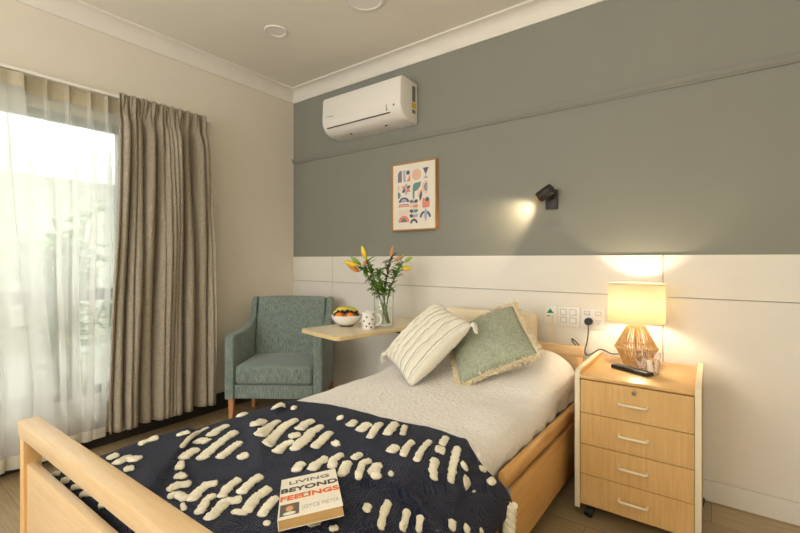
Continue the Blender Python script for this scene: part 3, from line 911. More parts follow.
m, c = cushion_pose((-1.207, 2.087, .755), (-.981, 1.821, .568), (-.653, 1.976, .728), (-.880, 2.243, .923))
bm = bmesh.new(); cushion(bm, .405, .405, .15, seed=21, wr=.010)
gc = obj('sage_cushion', bm, 'sage', auto=0); gc.matrix_world = m
tag(gc, 'sage green cushion with beige fringe lying right of the striped cushion', 'cushion')
bm = bmesh.new(); rnd = random.Random(5)
for e_ in range(4):
    for k in range(95):
        t_ = -1+2*(k+rnd.random()*.8)/95; W2 = .2025
        for rep in range(2):
            if e_ == 0: b0 = Vector((t_*W2, W2*(1-.06*(1-t_*t_)), 0)); d = Vector((0, 1, 0))
            elif e_ == 1: b0 = Vector((t_*W2, -W2*(1-.06*(1-t_*t_)), 0)); d = Vector((0, -1, 0))
            elif e_ == 2: b0 = Vector((W2*(1-.06*(1-t_*t_)), t_*W2, 0)); d = Vector((1, 0, 0))
            else: b0 = Vector((-W2*(1-.06*(1-t_*t_)), t_*W2, 0)); d = Vector((-1, 0, 0))
            L = rnd.uniform(.020, .036); j = Vector((rnd.uniform(-.7, .7), rnd.uniform(-.7, .7), rnd.uniform(-.6, .9)))
            tube(bm, [b0-d*.004, b0+(d+j*.5).normalized()*L*.5, b0+(d*.7+j).normalized()*L], [.0024, .0030, .0022], 5)
obj('fringe', bm, 'fringe', gc)

# ------------------------------------------------------------------ armchair
F_ = Vector((-.593, .805, 0)); R_ = Vector((.805, .593, 0))
ch = empty('armchair', (-2.425, 1.820, 0), math.atan2(.593, .805)-.035, label='green upholstered armchair with wooden legs in the corner beside the curtain', cat='armchair')
AW = .342
def arm(s):
    bm = bmesh.new()
    pf = [(0, .205), (0, .60), (.008, .632), (.035, .648), (.16, .648), (.30, .662), (.385, .700), (.425, .77), (.440, .850), (.46, .875), (.52, .872), (.545, .84), (.53, .55), (.50, .205)]
    x0, x1 = (-AW, -AW+.066) if s < 0 else (AW-.066, AW)
    prism(bm, pf, x0, x1, 'x', bev=.014, seg=3)
    for v in bm.verts: v.co.x -= s*.026*max(0, (v.co.y-.1)/.45)*(1 if abs(v.co.x) > AW-.05 else .2)
    return obj('armrest', bm, 'chair_fabric', ch, auto=50)
arm(-1); arm(1)
bm = bmesh.new(); box(bm, -AW+.066, AW-.066, .012, .50, .205, .300, .012, 3); obj('seat_frame', bm, 'chair_fabric', ch)
def softbox(bm, x0, x1, y0, y1, z0, z1, crown, r=.03, n=14):
    vs = box(bm, x0, x1, y0, y1, z0, z1, r, 4)
    return vs
bm = bmesh.new(); box(bm, -AW+.070, AW-.070, .004, .44, .304, .435, .028, 5)
bmesh.ops.subdivide_edges(bm, edges=[e for e in bm.edges if e.calc_length() > .15], cuts=8, use_grid_fill=True)
for v in bm.verts:
    if v.co.z > .39: v.co.z += .022*max(0, 1-(v.co.x/.27)**2)*max(0, 1-((v.co.y-.24)/.25)**2)
obj('seat_cushion', bm, 'chair_fabric', ch)
bm = bmesh.new(); box(bm, -AW+.069, AW-.069, 0, .10, 0, .50, .022, 4)
bmesh.ops.subdivide_edges(bm, edges=[e for e in bm.edges if e.calc_length() > .15], cuts=8, use_grid_fill=True)
for v in bm.verts:
    if v.co.y < .05: v.co.y -= .022*max(0, 1-(v.co.x/.28)**2)*max(0, 1-((v.co.z-.25)/.27)**2)
    if v.co.z > .4: v.co.z += .008*max(0, 1-(v.co.x/.27)**2)
bm.transform(Matrix.Translation((0, .365, .385)) @ Matrix.Rotation(-.16, 4, 'X'))
obj('backrest', bm, 'chair_fabric', ch)
for s in (-1, 1):
    bm = bmesh.new(); tube(bm, [(s*(AW-.0675), .374, .45), (s*(AW-.0675), .396, .60), (s*(AW-.0675), .425, .75), (s*(AW-.0675), .446, .865)], .0045, 6)
    obj('piping', bm, 'chair_piping', ch)
bm = bmesh.new(); box(bm, -AW+.06, AW-.06, .49, .545, .205, .86, .01, 2); obj('back_panel', bm, 'chair_fabric', ch)
for x in (-1, 1):
    for y in (.045, .46):
        bm = bmesh.new(); prism(bm, [(-.019, .207), (.019, .207), (.013, 0), (-.013, 0)], -.017, .017, 'y', bev=.003)
        bm.transform(Matrix.Translation((x*(AW-.034), y, 0))); obj('leg', bm, 'oak_leg', ch)

# ------------------------------------------------------------------ overbed table
A_, B_, E_ = Vector((-2.048, 1.760, .74)), Vector((-1.662, 1.668, .74)), Vector((-1.575, 2.117, .74))
ax = (E_-B_); ax.z = 0; ax.normalize(); ay = Vector((-ax.y, ax.x, 0)); L, Wt = .80, .405
tb = empty('overbed_table', tuple(B_.xy)+(0,), math.atan2(ax.y, ax.x), label='height adjustable overbed table with pale top between armchair and bed', cat='table')
bm = bmesh.new()
def rrect(x0, x1, y0, y1, r, n=6):
    p = []
    for cx_, cy_, a0 in ((x1-r, y0+r, -90), (x1-r, y1-r, 0), (x0+r, y1-r, 90), (x0+r, y0+r, 180)):
        for k in range(n+1):
            a = math.radians(a0+90*k/n); p.append((cx_+r*math.cos(a), cy_+r*math.sin(a)))
    return p
fs = prism(bm, rrect(0, L, 0, Wt, .035), .718, .742, 'z', bev=.004)
top = obj('tabletop', bm, ['table_edge', 'table_top'], tb, smooth=False)
for p in top.data.polygons:
    if p.normal.z > .9: p.material_index = 1
bm = bmesh.new(); box(bm, .62, .68, .10, .16, .05, .69, .006, 2); obj('column', bm, 'white_plastic', tb)
bm = bmesh.new(); box(bm, .53, .76, .02, .30, .69, .717, .006, 2); obj('mount', bm, 'black', tb)
bm = bmesh.new(); box(bm, .62, .68, -.42, .18, .03, .07, .006, 2); obj('base', bm, 'grey_metal', tb)
for x, y in ((.65, -.40), (.65, .17)):
    bm = bmesh.new(); lathe(bm, [(0, -.01), (.016, -.01), (.018, 0), (.016, .01), (0, .01)], 16); bm.transform(Matrix.Translation((x, y, .018)) @ Matrix.Rotation(PI/2, 4, 'Y'))
    obj('castor', bm, 'dark_rubber', tb)
TZ = .742
# fruit bowl
bc = Vector((-1.897, 1.994, TZ))
bw = empty('fruit_bowl', bc, label='small white bowl holding fruit on the overbed table', cat='bowl')
bm = bmesh.new(); lathe(bm, [(0, .010), (.050, .010), (.078, .028), (.097, .056), (.102, .074), (.0995, .074), (.094, .057), (.074, .031), (.048, .016), (0, .016)], 40); obj('bowl_body', bm, 'ceramic', bw)
bm = bmesh.new(); lathe(bm, [(0, 0), (.043, 0), (.045, .005), (.045, .0105), (0, .0105)], 32); obj('foot_ring', bm, 'ceramic_band', bw)
M['orange'] = plain('mandarin_skin', rgb(238, 128, 30), .45, noise_amt=.1, nscale=30, bmp=.4, bscale=250)
M['grape'] = plain('dark_cherry', rgb(84, 24, 26), .25, noise_amt=.2, nscale=30)
M['banana'] = plain('banana_skin', rgb(196, 190, 70), .5, noise_amt=.2, nscale=20)
M['avocado'] = plain('green_skin', rgb(118, 132, 48), .5, noise_amt=.2, nscale=20)
def ball(bm, c, r, sq=1, seg=18):
    q = bmesh.ops.create_uvsphere(bm, u_segments=seg, v_segments=seg*2//3, radius=1)
    for v in q['verts']: v.co = Vector((v.co.x*r, v.co.y*r, v.co.z*r*sq))+Vector(c)
for k, (a, dpt, lab) in enumerate(((-.042, -.040, 'left orange mandarin at the front of the fruit bowl'), (.028, -.048, 'right orange mandarin at the front of the fruit bowl'))):
    p = bc+R_*a+F_*dpt
    bm = bmesh.new(); ball(bm, (0, 0, 0), .026, .86); o = obj('mandarin', bm, 'orange', loc=(p.x, p.y, TZ+.070)); tag(o, lab, 'mandarin', 'mandarins in the fruit bowl')
    bm = bmesh.new(); ball(bm, (0, 0, .022), .003, .8, 8); obj('stem', bm, 'avocado', o)
for k in range(2):
    bm = bmesh.new(); pts = []; rs = []
    for i in range(13):
        t_ = i/12; s = -1+2*t_
        p = R_*(.088*s)+F_*(.022+.030*k-.018*s*s)+Vector((0, 0, .100-.030*abs(s)**2+.006*(1-k)-.006*s))
        pts.append(bc+p); rs.append(.0200*max(.22, (1-abs(s)**5))*(1 if s < .8 else .6))
    tube(bm, pts, rs, 10)
    o = obj('banana', bm, 'banana' if k == 0 else 'avocado')
    tag(o, ['yellow green banana across the front top of the fruit bowl', 'greener banana behind the yellow one in the fruit bowl'][k], 'banana', 'bananas in the fruit bowl')
rnd = random.Random(11); gsrc = None
for k in range(16):
    p = bc+R_*((k-7.5)*.0098)+F_*(-.004-.022*(k % 2)-.018*abs((k-7.5)/8)**2*0)+Vector((0, 0, .086+.006*(k % 3)-.010*((k-7.5)/8)**2))
    if gsrc is None:
        bm = bmesh.new(); ball(bm, (0, 0, 0), .0095, 1, 12); gsrc = obj('cherry', bm, 'grape'); o = gsrc
    else:
        o = gsrc.copy(); COL.objects.link(o)
    o.location = p; tag(o, 'small dark red cherry heaped between mandarins and bananas in the bowl', 'cherry', 'dark cherries in the fruit bowl')

# mug with dark spots
mc = Vector((-1.724, 2.008, TZ))
mg = empty('mug', mc, label='white mug with dark grey spots between fruit bowl and vase', cat='mug')
bm = bmesh.new(); lathe(bm, [(0, 0), (.037, 0), (.040, .004), (.043, .05), (.046, .104), (.0435, .104), (.040, .05), (.037, .008), (0, .008)], 36); obj('cup', bm, 'ceramic', mg)
bm = bmesh.new(); pts = []
for k in range(13):
    a = PI*(.5-k/12*1.0); pts.append(R_*(.044+.036*math.cos(a))+Vector((0, 0, .055+.034*math.sin(a))))
tube(bm, pts, .005, 8, flat=1.4); obj('handle', bm, 'ceramic', mg)
M['spot'] = plain('mug_spot', rgb(84, 84, 88), .3)
for (a, z) in ((-2.6, .085), (-2.2, .05), (-1.75, .075), (-1.4, .035), (-.95, .06), (-.75, .09), (-2.75, .022), (-1.8, .018), (-1.1, .012), (-.4, .03), (-.3, .075)):
    r0 = .0395+.0062*z/.104+.0012; az = a+math.atan2(R_.y, R_.x)
    cpos = Vector((math.cos(az)*r0, math.sin(az)*r0, z)); tx = Vector((-math.sin(az), math.cos(az), 0)); rr = .0062
    vs = []; bm = bmesh.new()
    for k in range(12):
        t2 = 2*PI*k/12; q_ = cpos+tx*math.cos(t2)*rr+Vector((0, 0, 1))*math.sin(t2)*rr
        rad = math.hypot(q_.x, q_.y); zz = q_.z; want = (.040+.003*min(1, zz/.05) if zz < .05 else .043+.003*(zz-.05)/.054)+.0008
        vs.append(bm.verts.new((q_.x/rad*want, q_.y/rad*want, q_.z)))
    bm.faces.new(vs); obj('spot', bm, 'spot', mg, smooth=False)

# vase of lilies
vc = Vector((-1.736, 2.175, TZ))
vs_ = empty('glass_vase', vc, label='clear cylindrical glass vase holding lily stems on the overbed table', cat='vase')
GL = true_glass('vase_glass', (.97, .99, .97, 1))
bm = bmesh.new(); lathe(bm, [(0, .001), (.062, .001), (.065, .006), (.065, .212), (.0615, .212), (.0615, .012), (0, .012)], 40); obj('vessel', bm, GL, vs_)
WATER = glassy('vase_water', (.96, .98, .95, 1), ior=1.2)
bm = bmesh.new(); lathe(bm, [(0, .0125), (.0605, .0125), (.0605, .12), (0, .12)], 32); obj('water', bm, WATER, vs_)
M['stem_green'] = plain('lily_stem', rgb(108, 134, 44), .5, noise_amt=.2)
M['leaf_green'] = plain('lily_leaf', rgb(104, 146, 48), .45, noise_amt=.3, nscale=25)
M['leaf_dark'] = plain('lily_leaf_dark', rgb(78, 84, 46), .5, noise_amt=.25, nscale=25)
M['lily_yellow'] = plain('lily_yellow', rgb(240, 206, 44), .5, noise_amt=.08, nscale=25)
M['lily_orange'] = plain('lily_orange', rgb(226, 142, 60), .5, noise_amt=.12, nscale=25)
M['bud_green'] = plain('bud_green', rgb(150, 178, 62), .5, noise_amt=.12, nscale=25)
M['bud_pink'] = plain('bud_pink', rgb(202, 146, 100), .5, noise_amt=.12, nscale=25)
def W3(px, py, dd=0):     # metres right and up from the vase foot, plus depth
    return vc+R_*px+Vector((0, 0, py))+F_*dd
# (bud base right/up, tip right/up, depth, material, radius)
FL = [(-.118, .43, -.146, .520, .02, 'lily_yellow', .018), (-.172, .390, -.262, .418, -.02, 'lily_yellow', .019), (-.165, .350, -.245, .398, .03, 'lily_orange', .017),
      (-.155, .395, -.226, .450, .05, 'bud_green', .015), (-.118, .42, -.128, .385, -.03, 'lily_orange', .012),
      (.046, .45, .062, .522, .03, 'bud_pink', .015), (.068, .42, .128, .450, -.02, 'bud_pink', .013), (.140, .415, .190, .445, .02, 'bud_green', .014),
      (.124, .368, .186, .374, -.03, 'lily_yellow', .017), (.108, .43, .140, .468, .05, 'bud_green', .009)]
def plant(i, name, cps, lab, leafmat, n, flowers):
    st = [vc+Vector(q) if False else q for q in cps]
    e = empty(name, tuple(st[0]), label=lab, cat='flower', group='lilies in the glass vase')
    inv = Matrix.Translation(-st[0])
    path = catmull([tuple(q) for q in st], 8)
    bm = bmesh.new(); tube(bm, path, [.0042]*len(path), 7); bm.transform(inv); obj('stem', bm, 'stem_green', e)
    bl = bmesh.new(); r2 = random.Random(i+40)
    for k in range(n):
        f = r2.uniform(.36, .97); idx = min(len(path)-2, int(f*(len(path)-1))); p = path[idx]
        d = Vector((r2.uniform(-1, 1), r2.uniform(-1, 1), r2.uniform(-.15, .9)))
        if p.z > TZ+.19: leaf(bl, p, d, r2.uniform(.035, .075), r2.uniform(.014, .024), curve=.35)
    bl.transform(inv); obj('leaves', bl, leafmat, e, auto=0)
    for fi in flowers:
        bx, bz, tx, tz, dd, mt, r = FL[fi]; b0 = W3(bx, bz, dd); t0 = W3(tx, tz, dd); ln = (t0-b0)
        bm = bmesh.new(); end = path[-1]
        near = min(path[len(path)//2:], key=lambda q: (q-b0).length)
        tube(bm, [near, near.lerp(b0, .5)+Vector((0, 0, -.004)), b0], .0026, 6); bm.transform(inv); obj('flower_stalk', bm, 'stem_green', e)
        bm = bmesh.new(); N = 12; R0 = []
        side = ln.cross(F_).normalized(); nb = side.cross(ln.normalized())
        for k in range(N+1):
            t_ = k/N; rr = r*(math.sin(PI*(.10+.86*t_**.85)))**.9
            R0.append([bm.verts.new(b0+ln*t_+(side*math.cos(2*PI*j/12)+nb*math.sin(2*PI*j/12))*rr*(1-.16*abs(math.sin(1.5*2*PI*j/12)))) for j in range(12)])
        for k in range(N):
            for j in range(12): bm.faces.new((R0[k][j], R0[k][(j+1) % 12], R0[k+1][(j+1) % 12], R0[k+1][j]))
        bm.faces.new(R0[0]); bm.faces.new(R0[-1]); bm.transform(inv); obj('bud', bm, mt, e)
def S(*a): return [W3(*q) for q in a]
plant(0, 'lily_stem', S((.035, .016, .0), (.0, .12, 0), (-.06, .25, .01), (-.118, .34, .01), (-.150, .375, .01)), 'lily spray leaning far left with open yellow and orange buds', 'leaf_green', 60, [1, 2, 3])
plant(1, 'lily_stem', S((.025, .016, .01), (-.01, .12, .0), (-.05, .26, -.01), (-.09, .36, .0), (-.112, .43, .01)), 'lily stem left of the middle with one tall yellow bud', 'leaf_green', 55, [0, 4])
plant(2, 'lily_stem', S((-.01, .016, .02), (.0, .13, .02), (.015, .28, .02), (.03, .38, .02), (.045, .44, .03)), 'tall middle lily stem with closed pinkish brown buds', 'leaf_dark', 48, [5, 6])
plant(3, 'lily_stem', S((.03, .016, -.02), (.02, .12, -.01), (.045, .25, -.01), (.09, .34, 0), (.122, .415, .01)), 'lily spray leaning right with green and yellow buds', 'leaf_green', 60, [7, 8, 9])
plant(4, 'foliage_stem', S((.040, .016, .02), (.015, .11, 0), (-.01, .22, -.02), (-.03, .31, -.03), (-.025, .36, -.03)), 'short leafy stem filling the mouth of the vase', 'leaf_green', 90, [])

# ------------------------------------------------------------------ bedside cabinet
CX0, CX1, CY0, CY1 = -.497, -.031, 2.008, 2.505
cb = empty('bedside_cabinet', ((CX0+CX1)/2, (CY0+CY1)/2, 0), label='maple bedside cabinet on castors with four drawers and cream edging', cat='cabinet')
ci = Matrix.Translation((-(CX0+CX1)/2, -(CY0+CY1)/2, 0))
def cobj(name, bm, mat, parent=cb, **k):
    bm.transform(ci); return obj(name, bm, mat, parent, **k)
for x0, x1 in ((CX0, CX0+.021), (CX1-.021, CX1)):
    bm = bmesh.new()
    pf = [(CY0, .062), (CY0, .655)]
    for k in range(6):
        a = PI/2*k/5; pf.append((CY0+.025-.025*math.cos(a), .655+.018*math.sin(a)))
    pf += [(CY1, .673), (CY1, .062)]
    prism(bm, pf, x0+.002, x1-.002, 'x', bev=.001, seg=1)
    p_ = cobj('side_panel', bm, 'maple_front', auto=30)
    bm = bmesh.new(); pf2 = [(CY0-.002, .060)]+[(q[0]-.002, q[1]+.002) for q in pf[1:-1]]
    for (a0, a1), (b0_, b1) in zip(pf2[:-1], pf2[1:]):
        pass
    band = [(CY0-.0035, .060), (CY0-.0035, .655)]+[(CY0+.025-.0285*math.cos(PI/2*k/5), .655+.0215*math.sin(PI/2*k/5)) for k in range(6)]+[(CY1, .6765)]
    inner = [(q[0]+.004 if i < 2 else q[0]+.0, q[1]) for i, q in enumerate(band)]
    vs0 = []
    for (y, z) in band: vs0.append((bm.verts.new((x0, y, z)), bm.verts.new((x1, y, z))))
    inn = [(CY0+.0005, .060), (CY0+.0005, .655)]+[(CY0+.025-.0245*math.cos(PI/2*k/5), .655+.0175*math.sin(PI/2*k/5)) for k in range(6)]+[(CY1, .6725)]
    vs1 = [(bm.verts.new((x0, y, z)), bm.verts.new((x1, y, z))) for (y, z) in inn]
    for i in range(len(band)-1):
        bm.faces.new((vs0[i][0], vs0[i][1], vs0[i+1][1], vs0[i+1][0])); bm.faces.new((vs1[i][0], vs1[i+1][0], vs1[i+1][1], vs1[i][1]))
        bm.faces.new((vs0[i][0], vs0[i+1][0], vs1[i+1][0], vs1[i][0])); bm.faces.new((vs0[i][1], vs1[i][1], vs1[i+1][1], vs0[i+1][1]))
    for i in (0, -1): bm.faces.new((vs0[i][0], vs1[i][0], vs1[i][1], vs0[i][1]))
    cobj('edging', bm, 'cream_edge', p_, auto=40)
bm = bmesh.new(); box(bm, CX0+.021, CX1-.021, CY0+.001, CY1, .640, .655, .002, 2); cobj('top', bm, 'maple_top')
bm = bmesh.new(); box(bm, CX0+.021, CX1-.021, CY0+.03, CY1-.004, .075, .638); cobj('carcass', bm, 'maple_front', smooth=False)
zz = [.636, .488, .349, .215, .078]
for i in range(4):
    bm = bmesh.new(); box(bm, CX0+.0225, CX1-.0225, CY0+.002, CY0+.02, zz[i+1]+.0015, zz[i]-.0015, .0012, 1)
    d = cobj('drawer', bm, 'maple_front', smooth=False)
    hz = [.560, .424, .289, .150][i]; x0, x1 = -.316, -.212
    bm = bmesh.new(); pts = [(x0, CY0+.004, hz), (x0, CY0-.016, hz), (x0+.003, CY0-.023, hz), (x0+.010, CY0-.026, hz), (x1-.010, CY0-.026, hz), (x1-.003, CY0-.023, hz), (x1, CY0-.016, hz), (x1, CY0+.004, hz)]
    tube(bm, pts, .0052, 10); h = cobj('handle', bm, 'cream_edge', d)
    if i == 0:
        bm = bmesh.new(); lathe(bm, [(0, 0), (.0095, 0), (.0095, .004), (.008, .006), (0, .006)], 20); box(bm, -.0012, .0012, -.005, .005, .005, .0068)
        bm.transform(Matrix.Translation((-.262, CY0+.003, .610)) @ Matrix.Rotation(PI/2, 4, 'X')); cobj('lock', bm, 'chrome', d)
for x in (CX0+.05, CX1-.016):
    for y in (CY0+.055, CY1-.06):
        bm = bmesh.new(); lathe(bm, [(0, -.017), (.024, -.017), (.028, -.010), (.028, .010), (.024, .017), (0, .017)], 20)
        bm.transform(Matrix.Translation((x, y, .0285)) @ Matrix.Rotation(PI/2+.3, 4, 'Y'))
        box(bm, x-.014, x+.014, y-.014, y+.014, .045, .076, .003, 1); cobj('castor', bm, 'dark_rubber')
CT = .655

# ------------------------------------------------------------------ table lamp
lc = Vector((-.302, 2.385, CT))
lp = empty('table_lamp', lc, label='lit table lamp with woven rattan base and cream drum shade on the cabinet', cat='lamp')
def shade_mat():
    m = bpy.data.materials.new('lamp_shade_linen'); m.use_nodes = True; nt = m.node_tree; nt.nodes.clear()
    out = nt.nodes.new('ShaderNodeOutputMaterial')
    v = texmap(nt, (1, 1, 1)); n = noise_node(nt, texmap(nt, (30, 30, 300)), 4, 3)
    cc = ramp(nt, n, [(.3, rgb(250, 240, 214)), (.7, rgb(255, 250, 230))])
    df = nt.nodes.new('ShaderNodeBsdfDiffuse'); tl = nt.nodes.new('ShaderNodeBsdfTranslucent')
    nt.links.new(cc, df.inputs['Color']); nt.links.new(cc, tl.inputs['Color'])
    mx = nt.nodes.new('ShaderNodeMixShader'); mx.inputs[0].default_value = .78
    nt.links.new(df.outputs[0], mx.inputs[1]); nt.links.new(tl.outputs[0], mx.inputs[2]); nt.links.new(mx.outputs[0], out.inputs['Surface'])
    return m
M['shade'] = shade_mat()
M['rattan'] = plain('rattan', rgb(206, 166, 104), .6, noise_amt=.15, nscale=60)
bm = bmesh.new(); lathe(bm, [(.1255, .208), (.1225, .397)], 56)
shd = solid(obj('lamp_shade', bm, 'shade', lp), .0012)
for z, r in ((.208, .126), (.397, .123)):
    bm = bmesh.new(); tube(bm, [(r*math.cos(a*2*PI/56), r*math.sin(a*2*PI/56), z) for a in range(57)], .002, 6, caps=False); obj('shade_trim', bm, 'cream_edge', shd)
bm = bmesh.new()
zT, zM, zB, rT, rM, rB = .206, .082, .004, .030, .094, .056
def ring(bm, r, z, t_=.003): tube(bm, [(r*math.cos(a*2*PI/48), r*math.sin(a*2*PI/48), z) for a in range(49)], t_, 6, caps=False)
for r, z, t_ in ((rT, zT, .003), (rM, zM, .0032), (rB, zB, .0036), (.0905, .088, .002), (.091, .074, .002)): ring(bm, r, z, t_)
for k in range(12):
    a = 2*PI*k/12
    P0 = lambda r, z, da=0: Vector((r*math.cos(a+da), r*math.sin(a+da), z))
    tube(bm, [P0(rT, zT), P0(rM, zM), P0(rB, zB)], .0026, 6)
    for j in range(1, 6):
        da = 2*PI/12*j/6
        bow = .12*math.sin(PI*j/6)
        # upper leaf-shaped strands bow together half-way down
        for (r0, z0, r1, z1) in ((rT, zT, rM, zM), (rM, zM, rB, zB)):
            pts = []
            for s in range(7):
                t_ = s/6; c_ = math.sin(PI*t_); dd = da+(2*PI/24-da)*c_*.45*(1 if j % 2 else -.6)
                pts.append(P0((r0+(r1-r0)*t_)*.985, z0+(z1-z0)*t_, dd))
            tube(bm, pts, .0017, 5)
obj('lamp_base', bm, 'rattan', lp)
bm = bmesh.new(); tube(bm, [(0, 0, .004), (0, 0, .23)], .006, 10); lathe(bm, [(.016, .205), (.018, .208), (.018, .240), (.014, .246)], 18, capb=True, capt=True)
for k in range(3):
    a = k*2*PI/3; tube(bm, [(.012*math.cos(a), .012*math.sin(a), .235), (.124*math.cos(a), .124*math.sin(a), .214)], .0015, 5)
obj('lamp_stem', bm, 'brass', lp)
bm = bmesh.new(); lathe(bm, [(0, .002), (.050, .002), (.052, .006), (.02, .010), (0, .010)], 30); obj('lamp_foot', bm, 'brass', lp)
LB = emit_mat('bulb_glow', (1, .80, .56, 1), 225)
bm = bmesh.new(); lathe(bm, [(.012, .246), (.016, .256), (.028, .276), (.028, .290), (.018, .306), (0, .311)], 22); blb = obj('bulb', bm, LB, lp)

# tumblers of water
TG = true_glass('tumbler_glass'); TW = true_glass('tumbler_water', ior=1.33)
for k, (x, y, lab) in enumerate(((-.212, 2.215, 'right hand clear water tumbler nearest the cabinet edge'), (-.268, 2.262, 'left hand clear water tumbler in front of the rattan lamp'))):
    g = empty('drinking_glass', (x, y, CT), label=lab, cat='glass', group='water tumblers on the cabinet')
    bm = bmesh.new(); lathe(bm, [(0, .001), (.021, .001), (.0235, .004), (.030, .098), (.0285, .098), (.022, .012), (0, .012)], 28); obj('tumbler', bm, TG, g)
    bm = bmesh.new(); lathe(bm, [(0, .0125), (.0222, .0125), (.0262, .066), (0, .066)], 24); obj('water', bm, TW, g)

# remote control
rm = empty('remote_control', (-.296, 2.198, CT), math.atan2(-.090, .164), label='black television remote control in front of the lamp', cat='remote')
bm = bmesh.new(); box(bm, -.093, .093, -.0235, .0235, 0, .018, .006, 3); obj('handset', bm, 'black', rm)
M['rubber_grey'] = plain('button_grey', rgb(120, 116, 110), .6)
for i in range(9):
    for j in range(3):
        bm = bmesh.new(); box(bm, -.076+i*.0165, -.066+i*.0165, -.0165+j*.0125, -.0085+j*.0125, .0178, .0196, .001, 1); obj('button', bm, 'rubber_grey', rm)

# ------------------------------------------------------------------ wall plates, cords
WS = BW-.010
def plate(x0, x1, z0, z1, name, lab, cat, group=None):
    e = empty(name, ((x0+x1)/2, WS, (z0+z1)/2), label=lab, cat=cat, group=group)
    i_ = Matrix.Translation((-(x0+x1)/2, -WS, -(z0+z1)/2))
    bm = bmesh.new(); box(bm, x0, x1, WS-.009, WS, z0, z1, .003, 2); bm.transform(i_); obj('faceplate', bm, 'white_plastic', e); return e, i_
e, i_ = plate(-.797, -.727, .786, .902, 'nurse_call_plate', 'white wall plate with green triangle and hanging cord', 'wall plate')
M['call_green'] = plain('call_green', rgb(24, 158, 104), .5)
bm = bmesh.new(); prism(bm, [(-.786, .856), (-.744, .856), (-.765, .884)], WS-.0105, WS-.0088, 'y'); bm.transform(i_); obj('call_triangle', bm, 'call_green', e, smooth=False)
bm = bmesh.new(); lathe(bm, [(0, 0), (.004, 0), (.004, .002), (0, .002)], 12); bm.transform(i_ @ Matrix.Translation((-.765, WS-.0105, .864)) @ Matrix.Rotation(PI/2, 4, 'X')); obj('dot', bm, 'dark_rubber', e)
bm = bmesh.new(); box(bm, -.784, -.766, WS-.0098, WS-.0085, .836, .842); bm.transform(i_); obj('indicator', bm, 'grey_label', e, smooth=False)
bm = bmesh.new(); box(bm, -.758, -.744, WS-.022, WS-.008, .822, .846, .003, 2); tube(bm, [(-.751, WS-.014, .826), (-.750, WS-.016, .76), (-.751, WS-.014, .70), (-.752, WS-.018, .60)], .0028, 6)
bm.transform(i_); obj('call_cord', bm, 'cream_edge', e)
M['gap_shade_grey'] = plain('gap_shade_grey', rgb(176, 170, 158), .5)  # grey painted rim stands in for the thin shadow gap round each rocker
e, i_ = plate(-.714, -.600, .786, .900, 'light_switch', 'white four gang switch plate between call plate and power point', 'switch')
for x, z, w_, h_ in ((-.690, .868, .030, .030), (-.638, .868, .034, .030), (-.690, .822, .030, .028), (-.638, .822, .034, .028)):
    bm = bmesh.new(); box(bm, x-w_/2-.0025, x+w_/2+.0025, WS-.0094, WS-.008, z-h_/2-.0025, z+h_/2+.0025); bm.transform(i_); obj('rocker_gap_shade', bm, 'gap_shade_grey', e, smooth=False)
    bm = bmesh.new(); box(bm, x-w_/2, x+w_/2, WS-.0135, WS-.008, z-h_/2, z+h_/2, .003, 2); bm.transform(i_); obj('rocker', bm, 'white_plastic', e)
e, i_ = plate(-.594, -.468, .786, .898, 'power_point', 'white double power point with round black plug above the headboard corner', 'power point')
for x in (-.562, -.503):
    bm = bmesh.new(); box(bm, x-.0155, x+.0155, WS-.0094, WS-.008, .8595, .8825); bm.transform(i_); obj('rocker_gap_shade', bm, 'gap_shade_grey', e, smooth=False)
    bm = bmesh.new(); box(bm, x-.013, x+.013, WS-.0125, WS-.008, .862, .880, .002, 2); bm.transform(i_); obj('rocker', bm, 'white_plastic', e)
bm = bmesh.new()
for dx, dz, rz in ((-.008, .006, .5), (.008, .006, -.5), (0, -.008, 0)):
    vs = box(bm, -.001, .001, -.0012, 0, -.004, .004); mm = i_ @ Matrix.Translation((-.503+dx, WS-.0085, .826+dz)) @ Matrix.Rotation(rz, 4, 'Y')
    for v in vs: v.co = mm @ v.co
obj('socket_slots', bm, 'ac_dark', e, smooth=False)
pg = empty('power_plug', (-.552, WS-.009, .826), label='round black plug and looping flex feeding the table lamp', cat='plug')
pi_ = Matrix.Translation((.552, -(WS-.009), -.826))
bm = bmesh.new(); lathe(bm, [(0, 0), (.021, 0), (.021, .022), (.017, .030), (0, .030)], 24); bm.transform(Matrix.Rotation(PI/2, 4, 'X')); obj('plug_body', bm, 'black', pg)
cord = catmull([(-.552, 2.512, .808), (-.553, 2.515, .76), (-.560, 2.520, .71), (-.572, 2.525, .66), (-.560, 2.522, .635), (-.585, 2.522, .665), (-.618, 2.520, .705), (-.640, 2.518, .720), (-.632, 2.516, .700), (-.600, 2.514, .672),
                (-.560, 2.514, .640), (-.535, 2.512, .650), (-.512, 2.508, .668), (-.490, 2.498, .683), (-.46, 2.47, .685), (-.42, 2.43, .680), (-.385, 2.40, .690)], 8)
bm = bmesh.new(); tube(bm, cord, .003, 7); bm.transform(pi_); obj('flex', bm, 'black', pg)

